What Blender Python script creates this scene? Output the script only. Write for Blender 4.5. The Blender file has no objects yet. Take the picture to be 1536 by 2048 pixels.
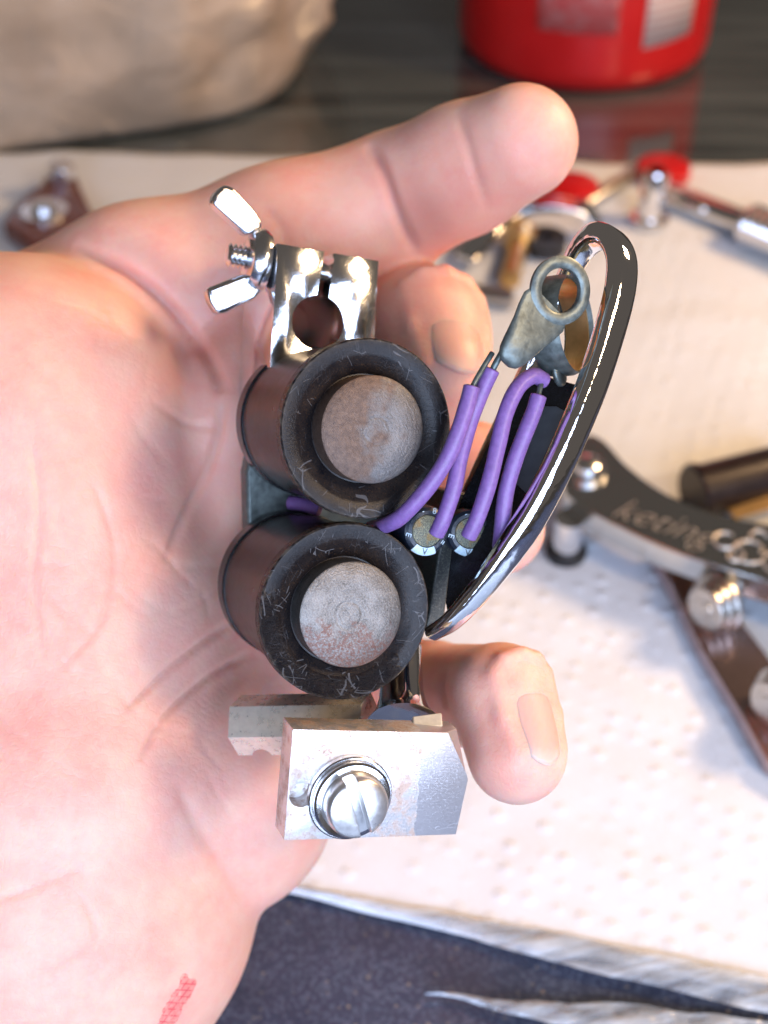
import bpy, bmesh, math, random
import numpy as np
from mathutils import Vector, Matrix, noise

random.seed(7); np.random.seed(7)
SC = bpy.context.scene
COL = SC.collection
R = math.radians
MM = 0.001

# ------------------------------------------------------------------ camera
FPX = 2639.0                 # focal length in pixels of the 1536 px wide photograph
PITCH = R(42.0)
CAM = Vector((0, 0, 0.265))
RIGHT = Vector((1, 0, 0))
FWD = Vector((0, math.cos(PITCH), -math.sin(PITCH)))
DOWN = Vector((0, -math.sin(PITCH), -math.cos(PITCH)))
cd = bpy.data.cameras.new('camera')
cam = bpy.data.objects.new('camera', cd); COL.objects.link(cam)
cam.location = CAM; cam.rotation_euler = (R(90) - PITCH, 0, 0)
cd.sensor_fit = 'HORIZONTAL'; cd.sensor_width = 36.0
cd.lens = 36.0 * FPX / 1536.0
cd.clip_start = 0.005; cd.clip_end = 50
cd.dof.use_dof = True
cd.dof.focus_distance = 0.2005
cd.dof.aperture_fstop = cd.lens / 3.1
SC.camera = cam

# ------------------------------------------------------------------ world, lamps, exposure
w = bpy.data.worlds.new('World'); SC.world = w; w.use_nodes = True
bg = w.node_tree.nodes['Background']
bg.inputs[0].default_value = (1.0, 0.86, 0.76, 1); bg.inputs[1].default_value = 0.13

def area(name, loc, target, sx, sy, power, col):
    l = bpy.data.lights.new(name, 'AREA'); l.shape = 'RECTANGLE'; l.size = sx; l.size_y = sy
    l.energy = power; l.color = col
    o = bpy.data.objects.new(name, l); COL.objects.link(o)
    o.location = loc
    o.rotation_euler = (Vector(target) - Vector(loc)).to_track_quat('-Z', 'Y').to_euler()
    return o
area('window_light', (0.11, -0.44, 0.33), (0.0, 0.12, 0.06), 0.84, 0.42, 14.5, (0.57, 0.71, 1.0))
area('warm_lamp', (0.46, 0.40, 0.40), (0.03, 0.20, 0.05), 0.12, 0.12, 4.5, (1.0, 0.63, 0.33))
area('vise_glint_lamp', (0.36, -0.06, 0.46), (0.0, 0.18, 0.10), 0.10, 0.10, 2.1, (1.0, 0.70, 0.42))  # unseen small warm lamp added for the vise highlight and warm front light
SC.view_settings.view_transform = 'Standard'; SC.view_settings.look = 'None'
SC.view_settings.gamma = 1; SC.view_settings.use_curve_mapping = False
SC.view_settings.exposure = -0.45
SC.cycles.max_bounces = 7; SC.cycles.caustics_reflective = False; SC.cycles.caustics_refractive = False
SC.cycles.sample_clamp_indirect = 4.0; SC.cycles.use_adaptive_sampling = True; SC.cycles.adaptive_threshold = 0.03

# ------------------------------------------------------------------ coordinates
def C(x, y, z):              # millimetres right / down / forward of the lens -> world metres
    return CAM + (RIGHT * x + DOWN * y + FWD * z) * MM
def cdir(v):
    return (RIGHT * v[0] + DOWN * v[1] + FWD * v[2])
def P(px, py, z):
    return C((px - 768) / FPX * z, (py - 1024) / FPX * z, z)
def ray(px, py):
    return (RIGHT * (px - 768) / FPX + DOWN * (py - 1024) / FPX + FWD)
def G(px, py, h=0.0):        # point on the level h (metres) above the table
    d = ray(px, py); t = (h - CAM.z) / d.z
    return CAM + d * t

# frame of the coil assembly: local x right, y up, z towards the viewer along the coils
A = cdir((10.2, 2.9, -27)).normalized()
_b = cdir((-3.3, 27.8, 0)).normalized(); B = (_b - A * _b.dot(A)).normalized()
CX = A.cross(-B) * -1
CX = (-B).cross(A).normalized()
ORG = P(735, 858, 200)
def frame(origin, x, y, z):
    m = Matrix.Identity(4)
    for i, v in enumerate((x, y, z)):
        m[0][i], m[1][i], m[2][i] = v
    m.translation = origin
    return m
MA = frame(ORG, CX, -B, A); MAI = MA.inverted()
def L(px, py, zl):           # local point (metres) of the assembly seen at a pixel, zl mm along the axis
    pl = ORG + A * zl * MM; d = ray(px, py)
    t = (pl - CAM).dot(A) / d.dot(A)
    return MAI @ (CAM + d * t)
def LW(px, py, zl):
    return MA @ L(px, py, zl)

# ------------------------------------------------------------------ mesh helpers
def root(name, loc, label, cat, group=None):
    o = bpy.data.objects.new(name, None); COL.objects.link(o)
    o.empty_display_size = 0.01; o.location = loc
    o['label'] = label; o['category'] = cat
    if group: o['group'] = group
    return o
def wloc(o):
    v = Vector(o.location); p = o.parent
    while p: v = v + p.location; p = p.parent
    return v
def finish(me, smooth, angle):
    me.validate(verbose=False)
    if smooth:
        for p in me.polygons: p.use_smooth = True
        me.set_sharp_from_angle(angle=R(angle))
def obj(name, verts, faces, mat, parent=None, M=None, smooth=True, angle=35, bevel=0, segs=2, label=None):
    """verts in metres, local to M if given, else in world coordinates."""
    me = bpy.data.meshes.new(name)
    base = None
    if M is None:
        c = sum((Vector(v) for v in verts), Vector()) / len(verts)
        M = Matrix.Translation(c)
        verts = [Vector(v) - c for v in verts]
    me.from_pydata([tuple(v) for v in verts], [], [tuple(f) for f in faces])
    bm = bmesh.new(); bm.from_mesh(me)
    bmesh.ops.recalc_face_normals(bm, faces=bm.faces); bm.to_mesh(me); bm.free()
    finish(me, smooth, angle)
    if mat: me.materials.append(mat)
    o = bpy.data.objects.new(name, me); COL.objects.link(o)
    place(o, M, parent)
    if bevel:
        b = o.modifiers.new('bevel', 'BEVEL'); b.width = bevel; b.segments = segs
        b.limit_method = 'ANGLE'; b.angle_limit = R(30)
    if label: o['label'] = label
    return o
def place(o, M, parent):
    if parent is not None:
        o.parent = parent
        o.matrix_basis = pmat(parent).inverted() @ M
    else:
        o.matrix_basis = M
def pmat(o):
    m = o.matrix_basis.copy(); p = o.parent
    while p: m = p.matrix_basis @ m; p = p.parent
    return m
def thing(o, label, cat, group=None, kind=None):
    o['label'] = label; o['category'] = cat
    if group: o['group'] = group
    if kind: o['kind'] = kind
    return o
def lathe(prof, n=64):
    """profile of (r, z) in mm, around local z; closed at r = 0."""
    V, Fc = [], []; idx = []
    for (r, z) in prof:
        if r <= 1e-6:
            idx.append([len(V)]); V.append(Vector((0, 0, z * MM)))
        else:
            idx.append(list(range(len(V), len(V) + n)))
            for k in range(n):
                a = 2 * math.pi * k / n
                V.append(Vector((r * math.cos(a), r * math.sin(a), z)) * MM)
    for i in range(len(prof) - 1):
        p, q = idx[i], idx[i + 1]
        for k in range(n):
            k2 = (k + 1) % n
            if len(p) == 1 and len(q) == 1: continue
            if len(p) == 1: Fc.append((p[0], q[k], q[k2]))
            elif len(q) == 1: Fc.append((p[k], q[0], p[k2]))
            else: Fc.append((p[k], q[k], q[k2], p[k2]))
    return V, Fc
def cr(pts, n):
    """Catmull-Rom resampling of points (tuples of floats)."""
    P_ = [np.array(p, float) for p in pts]; out = []
    P_ = [2 * P_[0] - P_[1]] + P_ + [2 * P_[-1] - P_[-2]]
    for i in range(1, len(P_) - 2):
        for k in range(n):
            t = k / n; a, b, c, d = P_[i - 1:i + 3]
            out.append(0.5 * (2 * b + (c - a) * t + (2 * a - 5 * b + 4 * c - d) * t * t + (3 * b - a - 3 * c + d) * t ** 3))
    out.append(P_[-2]); return out
def sweep(pts, section, up=None, closed=False, scale=None, caps=True):
    """pts world Vectors, section list of (u, v) metres; u along side, v along up."""
    V, Fc = [], []; n = len(pts); m = len(section)
    T = []
    for i in range(n):
        a = pts[(i - 1) % n] if closed else pts[max(i - 1, 0)]
        b = pts[(i + 1) % n] if closed else pts[min(i + 1, n - 1)]
        T.append((b - a).normalized())
    U = up if up is not None else T[0].orthogonal().normalized()
    for i in range(n):
        if up is None:
            U = (U - T[i] * U.dot(T[i])).normalized(); u = U
        else:
            u = (up - T[i] * up.dot(T[i])).normalized()
        s = T[i].cross(u).normalized(); k = scale[i] if scale else 1.0
        for (a, b) in section:
            V.append(pts[i] + s * a * k + u * b * k)
    for i in range(n if closed else n - 1):
        j = (i + 1) % n
        for q in range(m):
            q2 = (q + 1) % m
            Fc.append((i * m + q, i * m + q2, j * m + q2, j * m + q))
    if caps and not closed:
        Fc.append(tuple(range(m - 1, -1, -1))); Fc.append(tuple((n - 1) * m + q for q in range(m)))
    return V, Fc
def circ(r, n=14):
    return [(r * math.cos(2 * math.pi * k / n), r * math.sin(2 * math.pi * k / n)) for k in range(n)]
def prism(poly, z0, z1):
    n = len(poly)
    V = [Vector((x, y, z0)) for x, y in poly] + [Vector((x, y, z1)) for x, y in poly]
    Fc = [tuple(range(n - 1, -1, -1)), tuple(range(n, 2 * n))]
    Fc += [(i, (i + 1) % n, n + (i + 1) % n, n + i) for i in range(n)]
    return V, Fc
def box(sx, sy, sz, c=(0, 0, 0)):
    x, y, z = sx / 2, sy / 2, sz / 2
    V, Fc = prism([(-x, -y), (x, -y), (x, y), (-x, y)], -z, z)
    return [v + Vector(c) for v in V], Fc
def cutter(V, Fc, M):
    me = bpy.data.meshes.new('cut'); me.from_pydata([tuple(v) for v in V], [], [tuple(f) for f in Fc])
    bm = bmesh.new(); bm.from_mesh(me); bmesh.ops.recalc_face_normals(bm, faces=bm.faces); bm.to_mesh(me); bm.free()
    o = bpy.data.objects.new('cut', me); COL.objects.link(o); o.matrix_basis = M
    return o
def carve(o, cuts, bevel=0, segs=2, angle=35):
    """subtract the cutters from o, then bevel; bakes the result and removes the cutters."""
    o.modifiers.clear()
    for c in cuts:
        m = o.modifiers.new('b', 'BOOLEAN'); m.operation = 'DIFFERENCE'; m.object = c; m.solver = 'EXACT'
    if bevel:
        b = o.modifiers.new('bevel', 'BEVEL'); b.width = bevel; b.segments = segs
        b.limit_method = 'ANGLE'; b.angle_limit = R(30)
    bpy.context.view_layer.update()
    dg = bpy.context.evaluated_depsgraph_get()
    me = bpy.data.meshes.new_from_object(o.evaluated_get(dg))
    o.modifiers.clear(); o.data = me; finish(me, True, angle)
    for c in cuts: bpy.data.objects.remove(c, do_unlink=True)

# ------------------------------------------------------------------ materials
class NT:
    def __init__(s, name):
        s.m = bpy.data.materials.new(name); s.m.use_nodes = True; s.t = s.m.node_tree
        s.b = s.t.nodes['Principled BSDF']; s.out = s.t.nodes['Material Output']
        tc = s.t.nodes.new('ShaderNodeTexCoord'); vm = s.t.nodes.new('ShaderNodeVectorMath')
        vm.operation = 'SCALE'; s.t.links.new(tc.outputs['Object'], vm.inputs[0]); vm.inputs['Scale'].default_value = 1000
        s.mm = vm.outputs[0]          # object coordinates in millimetres
        s.tc = tc
    def put(s, sock, v):
        if isinstance(v, bpy.types.NodeSocket): s.t.links.new(v, sock)
        elif isinstance(v, (tuple, list)) and len(v) == 3 and sock.type == 'RGBA': sock.default_value = (*v, 1)
        else: sock.default_value = v
    def n(s, typ, ins, out=0, **props):
        nd = s.t.nodes.new('ShaderNode' + typ)
        for k, v in props.items(): setattr(nd, k, v)
        for k, v in ins.items(): s.put(nd.inputs[k], v)
        return nd.outputs[out]
    def noise(s, scale, detail=3, rough=0.55, vec=None, dist=0.0):
        return s.n('TexNoise', {'Vector': vec or s.mm, 'Scale': scale, 'Detail': detail, 'Roughness': rough, 'Distortion': dist})
    def ramp(s, fac, stops, interp='LINEAR'):
        nd = s.t.nodes.new('ShaderNodeValToRGB'); s.put(nd.inputs[0], fac); nd.color_ramp.interpolation = interp
        e = nd.color_ramp.elements
        while len(e) < len(stops): e.new(0.5)
        for k, (p, c) in enumerate(stops):
            e[k].position = p; e[k].color = (*c, 1) if isinstance(c, (tuple, list)) else (c, c, c, 1)
        return nd.outputs[0]
    def mix(s, fac, a, b, blend='MIX'):
        nd = s.t.nodes.new('ShaderNodeMix'); nd.data_type = 'RGBA'; nd.blend_type = blend
        s.put(nd.inputs[0], fac); s.put(nd.inputs[6], a); s.put(nd.inputs[7], b); return nd.outputs[2]
    def math(s, op, a, b=0.0, clamp=False):
        nd = s.t.nodes.new('ShaderNodeMath'); nd.operation = op; nd.use_clamp = clamp
        s.put(nd.inputs[0], a); s.put(nd.inputs[1], b); return nd.outputs[0]
    def vscale(s, v, sc):
        nd = s.t.nodes.new('ShaderNodeVectorMath'); nd.operation = 'MULTIPLY'
        s.put(nd.inputs[0], v); nd.inputs[1].default_value = sc; return nd.outputs[0]
    def rot(s, v, e):
        nd = s.t.nodes.new('ShaderNodeMapping'); s.put(nd.inputs[0], v); nd.inputs['Rotation'].default_value = e; return nd.outputs[0]
    def bump(s, h, strength=0.3, dist=0.0003, normal=None):
        ins = {'Height': h, 'Strength': strength, 'Distance': dist}
        if normal: ins['Normal'] = normal
        return s.n('Bump', ins)
    def set(s, **kw):
        nm = dict(col='Base Color', rough='Roughness', metal='Metallic', ior='IOR', normal='Normal', coat='Coat Weight', coatr='Coat Roughness',
                  sss='Subsurface Weight', sssr='Subsurface Radius', ssss='Subsurface Scale', trans='Transmission Weight', alpha='Alpha', spec='Specular IOR Level')
        for k, v in kw.items():
            sk = s.b.inputs[nm[k]]
            if k == 'sssr': sk.default_value = v
            else: s.put(sk, v)
        return s.m
    def scratches(s, scale, seed, width=0.012, vec=None):
        """thin wandering lines from cell borders of a stretched, distorted lattice; 1 on the line."""
        v = vec or s.mm
        tot = None
        for k in range(3):
            vv = s.vscale(s.rot(v, (0.3 * k, 0.2, seed + k * 1.1)), (scale * 0.10, scale, scale * 0.3))
            wob = s.n('TexNoise', {'Vector': v, 'Scale': 0.12, 'Detail': 1}, out=1)
            vv2 = s.n('VectorMath', {0: vv, 1: wob}, operation='ADD')
            d = s.n('TexVoronoi', {'Vector': vv2, 'Scale': 1.0}, feature='DISTANCE_TO_EDGE')
            ln = s.math('LESS_THAN', d, width)
            gate = s.math('GREATER_THAN', s.noise(0.22, 2, vec=s.rot(v, (0, 0, seed * 3 + k))), 0.57)
            ln = s.math('MULTIPLY', ln, gate)
            tot = ln if tot is None else s.math('MAXIMUM', tot, ln)
        return tot

def m_chrome(name, col=(0.86, 0.86, 0.87), rough=0.06, wav=0.05, dirt=0.0):
    t = NT(name)
    n1 = t.noise(0.25, 2); n2 = t.noise(3.0, 3)
    r = t.math('ADD', t.math('MULTIPLY', n2, rough * 1.2), rough * 0.4)
    c = col
    if dirt: c = t.mix(t.ramp(t.noise(0.9, 6, 0.7), [(0.50, 0.0), (0.72, dirt)]), col, (0.22, 0.13, 0.09))
    return t.set(col=c, metal=1.0, rough=r, normal=t.bump(n1, wav, 0.0004))
def m_steel(name, col=(0.55, 0.54, 0.52), rough=0.28, axis=(0.3, 12, 0.3)):
    t = NT(name)
    br = t.noise(1.0, 3, vec=t.vscale(t.mm, axis))
    c = t.mix(t.ramp(t.noise(0.5, 5), [(0.35, 0.0), (0.75, 0.6)]), col, tuple(x * 0.62 for x in col))
    return t.set(col=c, metal=1.0, rough=t.math('ADD', t.math('MULTIPLY', br, 0.2), rough - 0.08), normal=t.bump(br, 0.15, 0.0001))
def m_plain(name, col, rough=0.5, var=0.15, bumpy=0.1, scale=1.0, metal=0.0, coat=0.0, sss=0.0):
    t = NT(name)
    nn = t.noise(scale, 5)
    c = t.mix(t.ramp(nn, [(0.3, 0.0), (0.7, 1.0)]), tuple(x * (1 - var) for x in col), tuple(min(1, x * (1 + var)) for x in col))
    kw = dict(col=c, rough=t.math('ADD', t.math('MULTIPLY', nn, 0.15), max(rough - 0.07, 0.02)), metal=metal, coat=coat, normal=t.bump(nn, bumpy, 0.0003))
    if sss: kw.update(sss=sss, sssr=(1, 0.4, 0.6), ssss=0.001)
    return t.set(**kw)

def m_washer(name, seed, tear=False):
    """black fibre end disc of a coil: radial wear, scratches, dust in the recess."""
    t = NT(name)
    r = t.n('VectorMath', {0: t.vscale(t.mm, (1, 1, 0))}, out='Value', operation='LENGTH')
    fine = t.noise(2.2, 6, 0.7)
    base = t.mix(t.ramp(t.noise(0.35, 3), [(0.3, 0.0), (0.7, 1.0)]), (0.005, 0.005, 0.007), (0.018, 0.014, 0.013))
    sc = t.scratches(0.40, seed, 0.013)
    sc2 = t.scratches(1.0, seed + 4.0, 0.014)
    sall = t.math('MAXIMUM', t.math('MULTIPLY', sc, 0.6 if tear else 0.45), t.math('MULTIPLY', sc2, 0.22 if tear else 0.12))
    c = t.mix(t.math('MULTIPLY', sall, 0.7), base, (0.22, 0.22, 0.23))
    dust = t.math('MULTIPLY', t.ramp(t.noise(4.5, 4, 0.8), [(0.56, 0.0), (0.64, 1.0)]),
                  t.ramp(t.math('DIVIDE', r, 14.1), [(0.58, 0.0), (0.66, 0.9), (0.76, 0.55), (0.90, 0.10)]))
    c = t.mix(t.math('MULTIPLY', dust, 0.35), c, (0.20, 0.10, 0.035))
    rim = t.math('MULTIPLY', t.ramp(t.math('DIVIDE', r, 14.1), [(0.935, 0.0), (0.955, 1.0)]), t.ramp(t.noise(0.8, 4), [(0.42, 0.0), (0.6, 1.0)]))
    c = t.mix(t.math('MULTIPLY', rim, 0.25), c, (0.20, 0.16, 0.12))
    h = t.math('SUBTRACT', t.math('MULTIPLY', fine, 0.4), t.math('MULTIPLY', sall, 0.5))
    if tear:   # torn, leathery lower border
        sep = t.n('SeparateXYZ', {0: t.mm}, out=1)
        sxx = t.n('SeparateXYZ', {0: t.mm}); dirv = t.math('ADD', t.math('MULTIPLY', sep, -0.055), t.math('MULTIPLY', sxx, -0.022))
        reg = t.ramp(t.math('ADD', dirv, t.math('MULTIPLY', t.noise(0.3, 3), 0.5)), [(0.42, 0.0), (0.55, 1.0)])
        reg = t.math('MULTIPLY', reg, t.ramp(t.math('DIVIDE', r, 14.1), [(0.72, 0.0), (0.80, 1.0)]))
        tx = t.n('TexNoise', {'Vector': t.vscale(t.mm, (0.7, 1.6, 1)), 'Scale': 1.6, 'Detail': 8, 'Roughness': 0.75, 'Distortion': 0.6})
        h = t.math('ADD', h, t.math('MULTIPLY', t.math('MULTIPLY', tx, reg), 5.0))
    return t.set(col=c, rough=t.math('ADD', t.math('MULTIPLY', fine, 0.2), 0.19), normal=t.bump(h, 0.6, 0.0002), spec=0.20)

def m_pole(name, seed, warm):
    """turned iron pole face: lathe rings, stains and rust."""
    t = NT(name)
    off = t.n('VectorMath', {0: t.mm, 1: (seed * 7.1, seed * 3.3, 0)}, operation='ADD')
    r = t.n('VectorMath', {0: t.vscale(t.mm, (1, 1, 0))}, out='Value', operation='LENGTH')
    rings = t.math('SINE', t.math('MULTIPLY', t.math('ADD', r, t.math('MULTIPLY', t.noise(0.4, 2), 0.5)), 9.0))
    grain = t.noise(3.5, 6, 0.75, vec=off)
    brush = t.noise(1.0, 4, 0.7, vec=t.vscale(t.rot(off, (0, 0, 0.9)), (0.5, 5, 0.5)))
    steel = t.mix(t.ramp(t.noise(0.4, 4, vec=off), [(0.3, 0.0), (0.7, 1.0)]), (0.085, 0.078, 0.072), (0.22, 0.205, 0.19))
    steel = t.mix(t.math('MULTIPLY', t.ramp(grain, [(0.40, 0.0), (0.62, 1.0)]), 0.6), steel, (0.34, 0.32, 0.30))
    sx = t.n('SeparateXYZ', {0: t.mm}); sy = t.n('SeparateXYZ', {0: t.mm}, out=1)
    if warm:
        side = t.math('ADD', t.math('MULTIPLY', sx, -0.055), t.math('MULTIPLY', t.noise(0.33, 4, vec=off), 1.0))
        mask = t.ramp(side, [(0.36, 0.0), (0.60, 1.0)])
        rust = t.mix(t.ramp(t.noise(1.1, 6, 0.7, vec=off), [(0.3, 0.0), (0.7, 1.0)]), (0.065, 0.034, 0.022), (0.16, 0.095, 0.062))
        c = t.mix(t.math('MULTIPLY', mask, 0.9), t.mix(0.45, steel, (0.09, 0.09, 0.10)), rust)
    else:
        side = t.math('ADD', t.math('MULTIPLY', t.math('ADD', sy, 1.0), -0.075), t.math('MULTIPLY', t.noise(0.45, 4, vec=off), 0.9))
        mask = t.math('MULTIPLY', t.ramp(side, [(0.48, 0.0), (0.62, 1.0)]), t.ramp(t.noise(2.6, 5, 0.75, vec=off), [(0.44, 0.0), (0.55, 1.0)]))
        rust = t.mix(t.noise(1.8, 4), (0.09, 0.03, 0.02), (0.22, 0.09, 0.06))
        c = t.mix(t.math('MULTIPLY', mask, 0.85), steel, rust)
    dot = t.ramp(t.math('DIVIDE', t.n('VectorMath', {0: t.vscale(t.n('VectorMath', {0: t.mm, 1: (-0.6 if warm else 0.4, 0.1, 0)}, operation='ADD'), (1, 1, 0))}, out='Value', operation='LENGTH'), 10.0), [(0.17, 0.0), (0.20, 1.0), (0.21, 1.0), (0.24, 0.0)])
    h = t.math('ADD', t.math('MULTIPLY', rings, 0.035), t.math('ADD', grain, t.math('MULTIPLY', brush, 0.5)))
    h = t.math('SUBTRACT', h, t.math('MULTIPLY', dot, 0.4))
    met = t.math('SUBTRACT', 0.9, t.math('MULTIPLY', mask, 0.6))
    return t.set(col=c, metal=met, rough=t.math('ADD', t.math('MULTIPLY', grain, 0.3), 0.27), normal=t.bump(h, 0.6, 0.00016))

def m_block():
    """worn plated spring block: bright plating, rust stains, brushed right end."""
    t = NT('worn_plating')
    sx = t.n('SeparateXYZ', {0: t.mm}); sy = t.n('SeparateXYZ', {0: t.mm}, out=1)
    left = t.ramp(t.math('ADD', t.math('MULTIPLY', t.math('ADD', sx, t.math('MULTIPLY', t.noise(0.5, 3), 1.2)), 0.05), 0.5), [(0.90, 1.0), (0.905, 0.0)])
    st = t.math('MULTIPLY', t.ramp(t.noise(0.30, 6, 0.72), [(0.45, 0.0), (0.60, 1.0)]), left)
    spot = t.math('MULTIPLY', t.ramp(t.noise(2.6, 6, 0.8), [(0.53, 0.0), (0.63, 1.0)]), t.math('ADD', 0.25, st))
    c = t.mix(t.math('MULTIPLY', st, 0.7), (0.82, 0.81, 0.81), (0.50, 0.31, 0.21))
    c = t.mix(t.math('MULTIPLY', spot, 0.5), c, (0.22, 0.10, 0.06))
    c = t.mix(t.math('MULTIPLY', t.math('SUBTRACT', 1.0, left), 0.55), c, (0.50, 0.49, 0.54))
    br = t.noise(1.0, 4, 0.6, vec=t.vscale(t.mm, (0.22, 7, 1)))
    sc = t.scratches(0.35, 1.3, 0.008)
    h = t.math('ADD', t.math('MULTIPLY', br, 0.5), t.math('SUBTRACT', t.math('MULTIPLY', spot, 0.5), sc))
    return t.set(col=c, metal=t.math('SUBTRACT', 0.85, t.math('MULTIPLY', st, 0.5)), rough=t.math('ADD', t.math('MULTIPLY', br, 0.2), 0.25), normal=t.bump(h, 0.45, 0.00014))

MAT = dict(
    chrome=m_chrome('mirror_chrome'), chrome_w=m_chrome('wavy_chrome', rough=0.09, wav=0.12), chrome_d=m_chrome('grubby_chrome', rough=0.16, wav=0.1, dirt=0.6),
    zinc=m_chrome('zinc_plate', (0.78, 0.79, 0.82), 0.2, 0.15), steel=m_steel('brushed_steel'), hexsteel=m_plain('hex_steel', (0.82, 0.77, 0.67), 0.28, 0.12, 0.1, 0.8, metal=0.6),
    wash_u=m_washer('black_fibre_upper', 0.4), wash_l=m_washer('black_fibre_lower', 2.1, True),
    pole_u=m_pole('iron_pole_stained', 0.7, True), pole_l=m_pole('iron_pole_rusty', 2.9, False),
    wrap=m_plain('coil_wrap', (0.016, 0.009, 0.008), 0.30, 0.3, 0.06, 0.4),
    black=m_plain('black_plastic', (0.012, 0.013, 0.016), 0.22, 0.3, 0.05, 1.2), purple=m_plain('purple_insulation', (0.205, 0.112, 0.335), 0.40, 0.14, 0.16, 1.3, sss=0.12),
    tin=m_plain('dull_tin', (0.13, 0.155, 0.148), 0.42, 0.35, 0.3, 0.7, metal=0.6), brass=m_steel('brass_bore', (0.85, 0.58, 0.27), 0.34, (0.3, 8, 8)),
    sleeve=m_plain('navy_sleeve', (0.010, 0.016, 0.028), 0.3, 0.3, 0.15, 1.5), print_=m_plain('pale_print', (0.50, 0.66, 0.76), 0.4, 0.15, 0.05, 2.0),
    sticker=m_plain('grey_film', (0.085, 0.095, 0.105), 0.42, 0.15, 0.05, 0.4), shim=m_plain('white_shim', (0.62, 0.62, 0.58), 0.5, 0.1, 0.05),
    hole=m_plain('hollow_shade', (0.02, 0.012, 0.010), 0.6), rubber=m_plain('black_rubber', (0.015, 0.015, 0.017), 0.55),
)
def m_epoxy():
    t = NT('speckled_epoxy')
    v = t.n('TexVoronoi', {'Vector': t.mm, 'Scale': 4.2}, feature='DISTANCE_TO_EDGE')
    c = t.mix(t.ramp(v, [(0.02, 1.0), (0.12, 0.0)]), (0.045, 0.055, 0.042), (0.30, 0.30, 0.19))
    c = t.mix(t.ramp(t.noise(0.5, 4), [(0.52, 0.0), (0.66, 0.8)]), c, (0.26, 0.15, 0.03))
    return t.set(col=c, rough=0.45, normal=t.bump(t.noise(5, 4), 0.5, 0.0002))
def m_speck():
    t = NT('speckled_gunmetal')
    c = t.mix(t.ramp(t.noise(5.0, 5, 0.8), [(0.52, 0.0), (0.66, 1.0)]), (0.030, 0.034, 0.034), (0.24, 0.25, 0.21))
    return t.set(col=c, rough=0.4, metal=0.4, normal=t.bump(t.noise(5, 4), 0.4, 0.0002))
MAT['epoxy'] = m_epoxy(); MAT['speck'] = m_speck()

# ------------------------------------------------------------------ table, paper
def m_table():
    t = NT('dark_glossy_stone')
    sp = t.n('TexVoronoi', {'Vector': t.mm, 'Scale': 1.1}, out=1)
    g = t.n('SeparateColor', {0: sp})
    c = t.mix(t.ramp(g, [(0.70, 0.0), (0.74, 1.0)]), (0.018, 0.020, 0.030), (0.048, 0.052, 0.070))
    c = t.mix(t.ramp(g, [(0.955, 0.0), (0.96, 1.0)]), c, (0.13, 0.10, 0.08))
    st = t.noise(1.0, 5, 0.65, vec=t.vscale(t.mm, (0.006, 0.075, 1)))
    far = t.ramp(t.math('MULTIPLY', t.n('SeparateXYZ', {0: t.mm}, out=1), 0.001), [(0.42, 0.0), (0.50, 1.0)])
    c = t.mix(far, c, t.mix(t.ramp(st, [(0.35, 0.0), (0.68, 1.0)]), (0.016, 0.020, 0.020), (0.105, 0.125, 0.125)))
    return t.set(col=c, rough=t.math('ADD', t.math('MULTIPLY', t.noise(0.4, 4), 0.14), 0.04), normal=t.bump(st, 0.02, 0.002), ior=2.7)
tv = [(-1.6, -0.8, 0), (1.6, -0.8, 0), (1.6, 2.2, 0), (-1.6, 2.2, 0), (-1.6, -0.8, -0.03), (1.6, -0.8, -0.03), (1.6, 2.2, -0.03), (-1.6, 2.2, -0.03)]
BOXF = [(0, 1, 2, 3), (7, 6, 5, 4), (0, 4, 5, 1), (1, 5, 6, 2), (2, 6, 7, 3), (3, 7, 4, 0)]
tb = obj('table', tv, BOXF, m_table(), M=Matrix.Identity(4), smooth=False)
tb['kind'] = 'structure'
def m_slab():
    t = NT('speckled_stone')
    sp = t.n('TexVoronoi', {'Vector': t.mm, 'Scale': 1.5}, out=1); g = t.n('SeparateColor', {0: sp})
    c = t.mix(t.ramp(g, [(0.60, 0.0), (0.75, 1.0)]), (0.040, 0.052, 0.092), (0.080, 0.100, 0.155))
    c = t.mix(t.ramp(g, [(0.985, 0.0), (0.99, 1.0)]), c, (0.20, 0.18, 0.16))
    c = t.mix(t.ramp(t.noise(0.04, 4, 0.6), [(0.42, 0.0), (0.62, 0.55)]), c, (0.022, 0.028, 0.050))
    return t.set(col=c, rough=t.math('ADD', t.math('MULTIPLY', t.noise(0.3, 4), 0.2), 0.10), ior=1.6, normal=t.bump(t.noise(0.3, 3), 0.12, 0.0006))
sy_ = G(900, 1560).y
sv_ = [(-0.7, -0.5, 0.0004), (0.7, -0.5, 0.0004), (0.7, sy_, 0.0004), (-0.7, sy_, 0.0004), (-0.7, -0.5, -0.001), (0.7, -0.5, -0.001), (0.7, sy_, -0.001), (-0.7, sy_, -0.001)]
so_ = obj('table_slab', sv_, BOXF, m_slab(), M=Matrix.Identity(4), smooth=False)
so_['kind'] = 'structure'

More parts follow.
